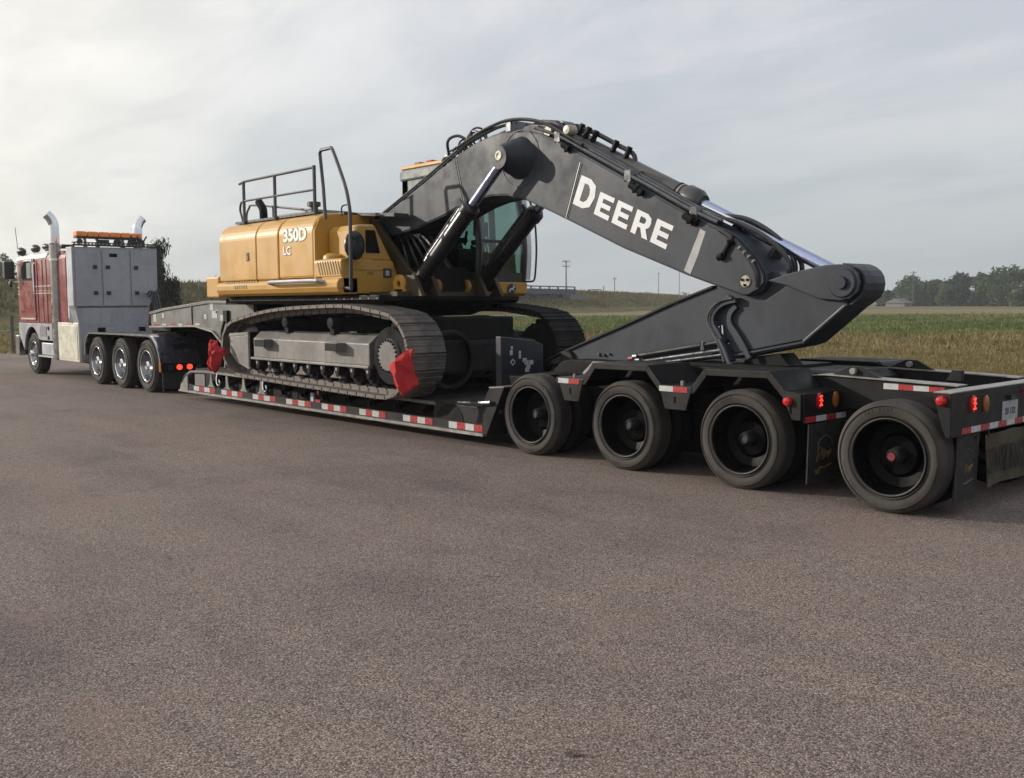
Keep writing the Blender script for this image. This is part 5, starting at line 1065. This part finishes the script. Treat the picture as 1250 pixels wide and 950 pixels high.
for t in (.30, .42, .55, .9, 1.12): obj('hose_fitting', MB().tube([A0+dA*t+nA*.08+Vector((0, -.05, 0)), A0+dA*t+nA*.215+Vector((0, -.03, 0))], .034, 8), BLKM, AC, True)
obj('boom_lamp', MB().lathe([(1e-3, -.07), (.05, -.065), (.062, -.04), (.062, .06), (.03, .1)], (-4.44, BY0+.06, 3.70), 'Y', 18), PIN, BM, True)
for x, z, y in ((-4.42, 3.50, BY0-.03), (-3.36, 2.94, BY0-.05), (-3.30, 2.90, BY0-.04), (-2.62, 2.56, BY0-.05), (-2.58, 2.54, BY0-.02)): obj('pipe_joint', MB().tube([(x-.05, y, z+.03), (x+.06, y, z-.03)], .040, 8).tube([(x, y, z-.06), (x, y, z+.05)], .022, 6), BLKM, BM, True)
# coiled hoses behind the boom's elbow
for k in range(9):
    x = -6.98+.065*k; z = 3.55+.030*k; obj('coiled_hose', MB().tube([(x+.05*math.cos(t)+.012*k, BY0+.30+.11*math.cos(t)+.03*math.sin(k*2.1), z+.09+.10*math.sin(t)*(.7+.08*k)) for t in np.linspace(0, 6.283, 16)], .014, 6, False), HOSE if k % 2 else PIPE, BM, True)
obj('coiled_hose', MB().tube(smoothline([(-6.85, BY0+.2, 3.6), (-6.80, BY0+.1, 3.86), (-6.65, BY0+.15, 3.93), (-6.5, BY0+.2, 3.85), (-6.42, BY0+.2, 3.72)], 5), .02, 7), HOSE, BM, True)
obj('coiled_hose', MB().tube(smoothline([(-6.6, BY0+.2, 3.68), (-6.48, BY0+.2, 3.92), (-6.32, BY0+.2, 3.95), (-6.22, BY0+.2, 3.82)], 5), .018, 7), HOSE, BM, True)
obj('coiled_hose', MB().tube(smoothline([(-6.95, BY0+.25, 3.5), (-7.02, BY0+.2, 3.62), (-6.9, BY0+.18, 3.70), (-6.75, BY0+.2, 3.62)], 5), .03, 7), HOSE, BM, True)
# hoses that loop from the boom tip to the arm
for k, (y, q) in enumerate(((CYL-.14, .0), (CYL-.04, .05), (CYL+.08, -.03))):
    obj('tip_hose', MB().tube(smoothline([(-2.75, y-.1, 2.68), (-2.45, y-.05, 2.58+q*.3), (-2.15, y, 2.49+q), (-1.88, y, 2.36+q), (-1.66, y, 2.20+q*.7), (-1.56, y, 2.06), (-1.57, y, 1.90)], 6), .026, 8), HOSE, BM, True)
for y, q in ((CYL-.2, 0), (CYL-.12, .045)): obj('tip_pipe', MB().tube([(-2.62, y, 2.66+q), (-2.40, y, 2.56+q), (-2.18, y, 2.46+q)], .018, 8), CHR, BM, True)
obj('hose_guide', MB().prism([(-1.95, 2.0), (-1.90, 2.0), (-1.72, 2.24), (-1.76, 2.27)], CYL-.1, CYL+.1), HOSE, BM)
obj('tip_hose', MB().tube(smoothline([(-2.25, BY0-.02, 2.42), (-2.05, BY0-.03, 2.30), (-1.9, BY0-.03, 2.14), (-1.80, BY0-.03, 1.98), (-1.79, BY0-.02, 1.84)], 6), .022, 8), HOSE, BM, True)
obj('tip_fitting', MB().tube([(-2.08, BY0-.04, 2.33), (-2.20, BY0-.04, 2.14)], .024, 8).tube([(-2.05, BY0-.05, 2.32), (-2.11, BY0-.05, 2.30)], .04, 8).tube([(-2.18, BY0-.05, 2.16), (-2.24, BY0-.05, 2.14)], .036, 8), BLKM, BM, True)
for k in range(4): t_ = k/3; obj('bright_clip', MB().tube([(-1.99+.16*t_, BY0-.045, 2.235-.14*t_), (-1.975+.16*t_, BY0-.045, 2.222-.14*t_)], .022, 7), EDGE, BM, True)

# ---- arm (dipper), folded under the boom
AY0, AY1 = .95, 1.25
AR = [(-4.86, .985), (-4.56, 1.115), (-3.65, 1.425), (-2.95, 1.675), (-2.36, 1.855), (-2.1, 1.96), (-1.9, 2.02), (-1.68, 1.995), (-1.42, 1.945), (-1.11, 2.005), (-1.02, 2.022), (-.94, 2.030), (-.87, 2.024), (-.81, 2.00), (-.765, 1.965), (-.735, 1.92), (-.722, 1.86), (-.73, 1.80), (-.76, 1.745), (-.82, 1.70), (-.89, 1.655), (-1.31, 1.312), (-1.40, 1.285), (-2.13, 1.145), (-3.0, 1.03), (-4.43, .985), (-4.8, .95)]
ARM = obj('arm', MB().prism(AR, AY0, AY1), BOOM, EX, bevel=.012)
obj('arm_side_plate', MB().prism([(-2.20, 1.77), (-2.10, 1.72), (-1.95, 1.70), (-1.75, 1.715), (-1.60, 1.80), (-1.42, 1.92), (-1.12, 1.975), (-.94, 2.002), (-.84, 1.98), (-.77, 1.92), (-.755, 1.86), (-.77, 1.79), (-.90, 1.675), (-1.32, 1.335), (-2.10, 1.18), (-2.20, 1.25), (-2.31, 1.42), (-2.345, 1.55), (-2.30, 1.68)], AY0-.03, AY0), BOOM, ARM, bevel=.008)
obj('arm_bottom_flange', MB().sheet([(-2.10, 1.17), (-1.32, 1.322), (-.88, 1.68)], .02, AY0-.055, AY0+.0), EDGE if False else BOOM, ARM)
obj('arm_edge_glint', MB().sheet([(-1.32, 1.328), (-1.1, 1.506), (-.90, 1.668)], .012, AY0-.060, AY0-.03), EDGE, ARM)  # pale strip that paints in the glint along the edge
cv = smoothline([(-2.06, 1.735, 0), (-2.22, 1.70, 0), (-2.34, 1.60, 0), (-2.36, 1.48, 0), (-2.28, 1.36, 0), (-2.20, 1.22, 0), (-2.15, 1.09, 0)], 5)
obj('arm_curved_rib', MB().sheet([(q.x, q.y) for q in cv][::-1], .045, AY0-.11, AY0+.0), BOOM, ARM)
obj('arm_cable', MB().tube([(q.x-.02, AY0-.12, q.y) for q in cv], .014, 7), PIPE, ARM, True)
cv2 = [(q.x+.14+.10*i/len(cv), q.y-.01) for i, q in enumerate(cv)]
obj('arm_inner_rib', MB().sheet(cv2[::-1][2:-6], .05, AY0-.075, AY0-.045), BLKM if False else BOOM, ARM)
obj('arm_fork_plate', MB().prism([(-1.72, 1.90), (-1.42, 1.975), (-1.10, 2.03), (-.94, 2.035), (-.83, 2.01), (-.755, 1.95), (-.735, 1.86), (-.755, 1.78), (-.83, 1.72), (-.93, 1.70), (-1.15, 1.72), (-1.5, 1.85)], AY0-.085, AY0-.05), BOOM, ARM, bevel=.012)
obj('arm_boss', MB().lathe([(1e-3, AY0-.105), (.125, AY0-.105), (.14, AY0-.09), (.14, AY0-.08)], (-.905, 0, 1.865), n=32), BOOM, ARM, True)
obj('arm_pin', MB().lathe([(1e-3, AY0-.135), (.055, AY0-.135), (.06, AY0-.12), (.06, AY0-.10)], (-.905, 0, 1.865), n=20), BOOM, ARM, True)
obj('arm_end_cap', MB().sheet([(-.94, 2.046), (-.862, 2.040), (-.80, 2.013), (-.752, 1.976), (-.720, 1.926), (-.706, 1.86), (-.715, 1.795), (-.748, 1.733), (-.81, 1.686), (-.88, 1.641), (-1.30, 1.298), (-1.40, 1.268), (-2.13, 1.128)], .02, AY0-.03, AY1+.03), BOOM, ARM)
obj('arm_top_flange', MB().sheet([(-4.88, 1.0), (-4.56, 1.13), (-3.65, 1.44), (-2.95, 1.69), (-2.40, 1.865)], .02, AY0-.03, AY1+.03), BLK, ARM)
obj('arm_tip_boss', MB().lathe([(1e-3, AY0-.05), (.10, AY0-.05), (.115, AY0-.03), (.115, AY1+.04), (1e-3, AY1+.04)], (-4.50, 0, 1.02), n=24), BLK, ARM, True)
for x, z, s_ in ((-4.0, 1.10, .02), (-3.92, 1.095, .016), (-3.84, 1.11, .014)): obj('arm_stub', MB().lathe([(1e-3, AY0-.03), (s_, AY0-.03), (s_, AY0)], (x, 0, z), n=12), PIPE, ARM, True)
# lock-out cylinder and pipes lying along the arm's lower edge
for dz, r in ((0, .028), (-.065, .018), (-.105, .014)): obj('arm_pipe', MB().tube([(-3.40, AY0-.06, 1.10+dz), (-2.45, AY0-.06, 1.255+dz*1.2), (-2.17, AY0-.06, 1.30+dz*1.25)], r, 8), BLK if r > .02 else PIPE, ARM, True)
obj('arm_pipe', MB().tube([(-2.25, AY0-.05, 1.46), (-2.235, AY0-.05, 1.30), (-2.16, AY0-.05, 1.27)], .014, 7).tube([(-2.29, AY0-.05, 1.45), (-2.275, AY0-.05, 1.31)], .012, 7), CHR, ARM, True)
for x, z in ((-3.44, 1.075), (-3.38, 1.10), (-3.34, 1.06)): obj('pipe_end', MB().tube([(x-.03, AY0-.09, z), (x+.03, AY0-.09, z+.006)], .022, 8), CHR if x > -3.42 else mat('red_latch', (.3, .03, .03)), ARM, True)
for x, z in ((-2.48, 1.25), (-2.26, 1.265)): obj('pipe_joint', MB().tube([(x, AY0-.08, z-.05), (x+.01, AY0-.08, z+.045)], .024, 8), CHR, ARM, True)
obj('arm_cable', MB().tube(smoothline([(-2.24, AY0-.12, 1.32), (-2.18, AY0-.12, 1.22), (-2.13, AY0-.12, 1.12), (-2.10, AY0-.12, 1.06)], 4), .024, 8), PIPE, ARM, True)
obj('arm_rest_block', MB().prism([(-2.05, 1.06), (-1.50, 1.06), (-1.62, 1.19), (-2.0, 1.14)], AY0+.02, AY1-.02), BLKM, ARM)

# ================================================================== red warning flags tied to the track
def flag(label, x, y, z1, sa, sz, seed):
    t = thing('red_flag', label, 'flag', (x, y, z1-.58*sz), 'red warning flags on the near track')
    V = [(-.20, -.19, .0), (-.056, -.10, .03), (-.01, -.03, .0), (.147, .01, -.01), (.135, -.17, .015), (.205, -.42, -.01), (.01, -.585, .03), (-.09, -.42, .02), (-.03, -.15, .085), (.005, -.37, .10), (.075, -.08, .035), (.095, -.30, .005), (.12, -.50, .045)]
    F = [(0, 8, 1), (0, 7, 9, 8), (7, 6, 9), (1, 8, 2), (2, 8, 10), (2, 10, 3), (3, 10, 4), (10, 8, 11, 4), (8, 9, 11), (4, 11, 5), (11, 12, 5), (11, 9, 12), (9, 6, 12)]
    bm = bmesh.new(); vs = [bm.verts.new((a, d, z)) for a, z, d in V]
    for f in F: bm.faces.new([vs[i] for i in f])
    bmesh.ops.triangulate(bm, faces=bm.faces[:])
    for _ in range(2):
        bmesh.ops.subdivide_edges(bm, edges=bm.edges[:], cuts=1, use_grid_fill=True, smooth=.35)
    r = np.random.default_rng(seed); p = r.random(4)*6
    for v in bm.verts:
        a, d, z = v.co; d += .010*math.sin(a*60+z*14+p[0])+.008*math.sin(z*38+a*25+p[1])+.006*math.sin(a*110-z*30+p[2])
        z += .006*math.sin(a*70+p[3])*(z < -.3)
        v.co = (x+a*.80*sa+.3*d, y+a*.45*sa-d*1.3, z1+z*sz)
    bmesh.ops.recalc_face_normals(bm, faces=bm.faces[:]); me = bpy.data.meshes.new('cloth'); bm.to_mesh(me); bm.free(); me.materials.append(FLAG); me.shade_smooth(); me.set_sharp_from_angle(angle=R_(34))
    o = link('cloth', me, t); s_ = o.modifiers.new('thick', 'SOLIDIFY'); s_.thickness = .003
    obj('flag_tie', MB().tube([(x-.02, y, z1-.03), (x+.03, y+.05, z1+.05), (x+.12, y+.06, z1+.0)], .007, 5), HOSE, t)
flag('red flag hanging from the track\'s rounded rear end, next to the drive sprocket', -5.85, -.50, 1.155, 1.0, 1.0, 3)
flag('red flag hanging at the track\'s front idler end, beside the truck\'s rear wheels', -10.90, -.50, 1.15, -1.05, .92, 8)

# ================================================================== thin morning haze over the whole place
m = bpy.data.materials.new('thin_haze'); m.use_nodes = True; T = NT(m.node_tree); T.n.clear()
pv = T.new('ShaderNodeVolumePrincipled'); pv.inputs['Color'].default_value = (.86, .90, .95, 1); pv.inputs['Density'].default_value = .00045; pv.inputs['Anisotropy'].default_value = .25
o = T.new('ShaderNodeOutputMaterial'); T.l.new(pv.outputs[0], o.inputs['Volume'])
hz = obj('haze', MB().box(-2700, 2700, -2700, 2700, -1.2, 24), m); tag(hz, kind='stuff')
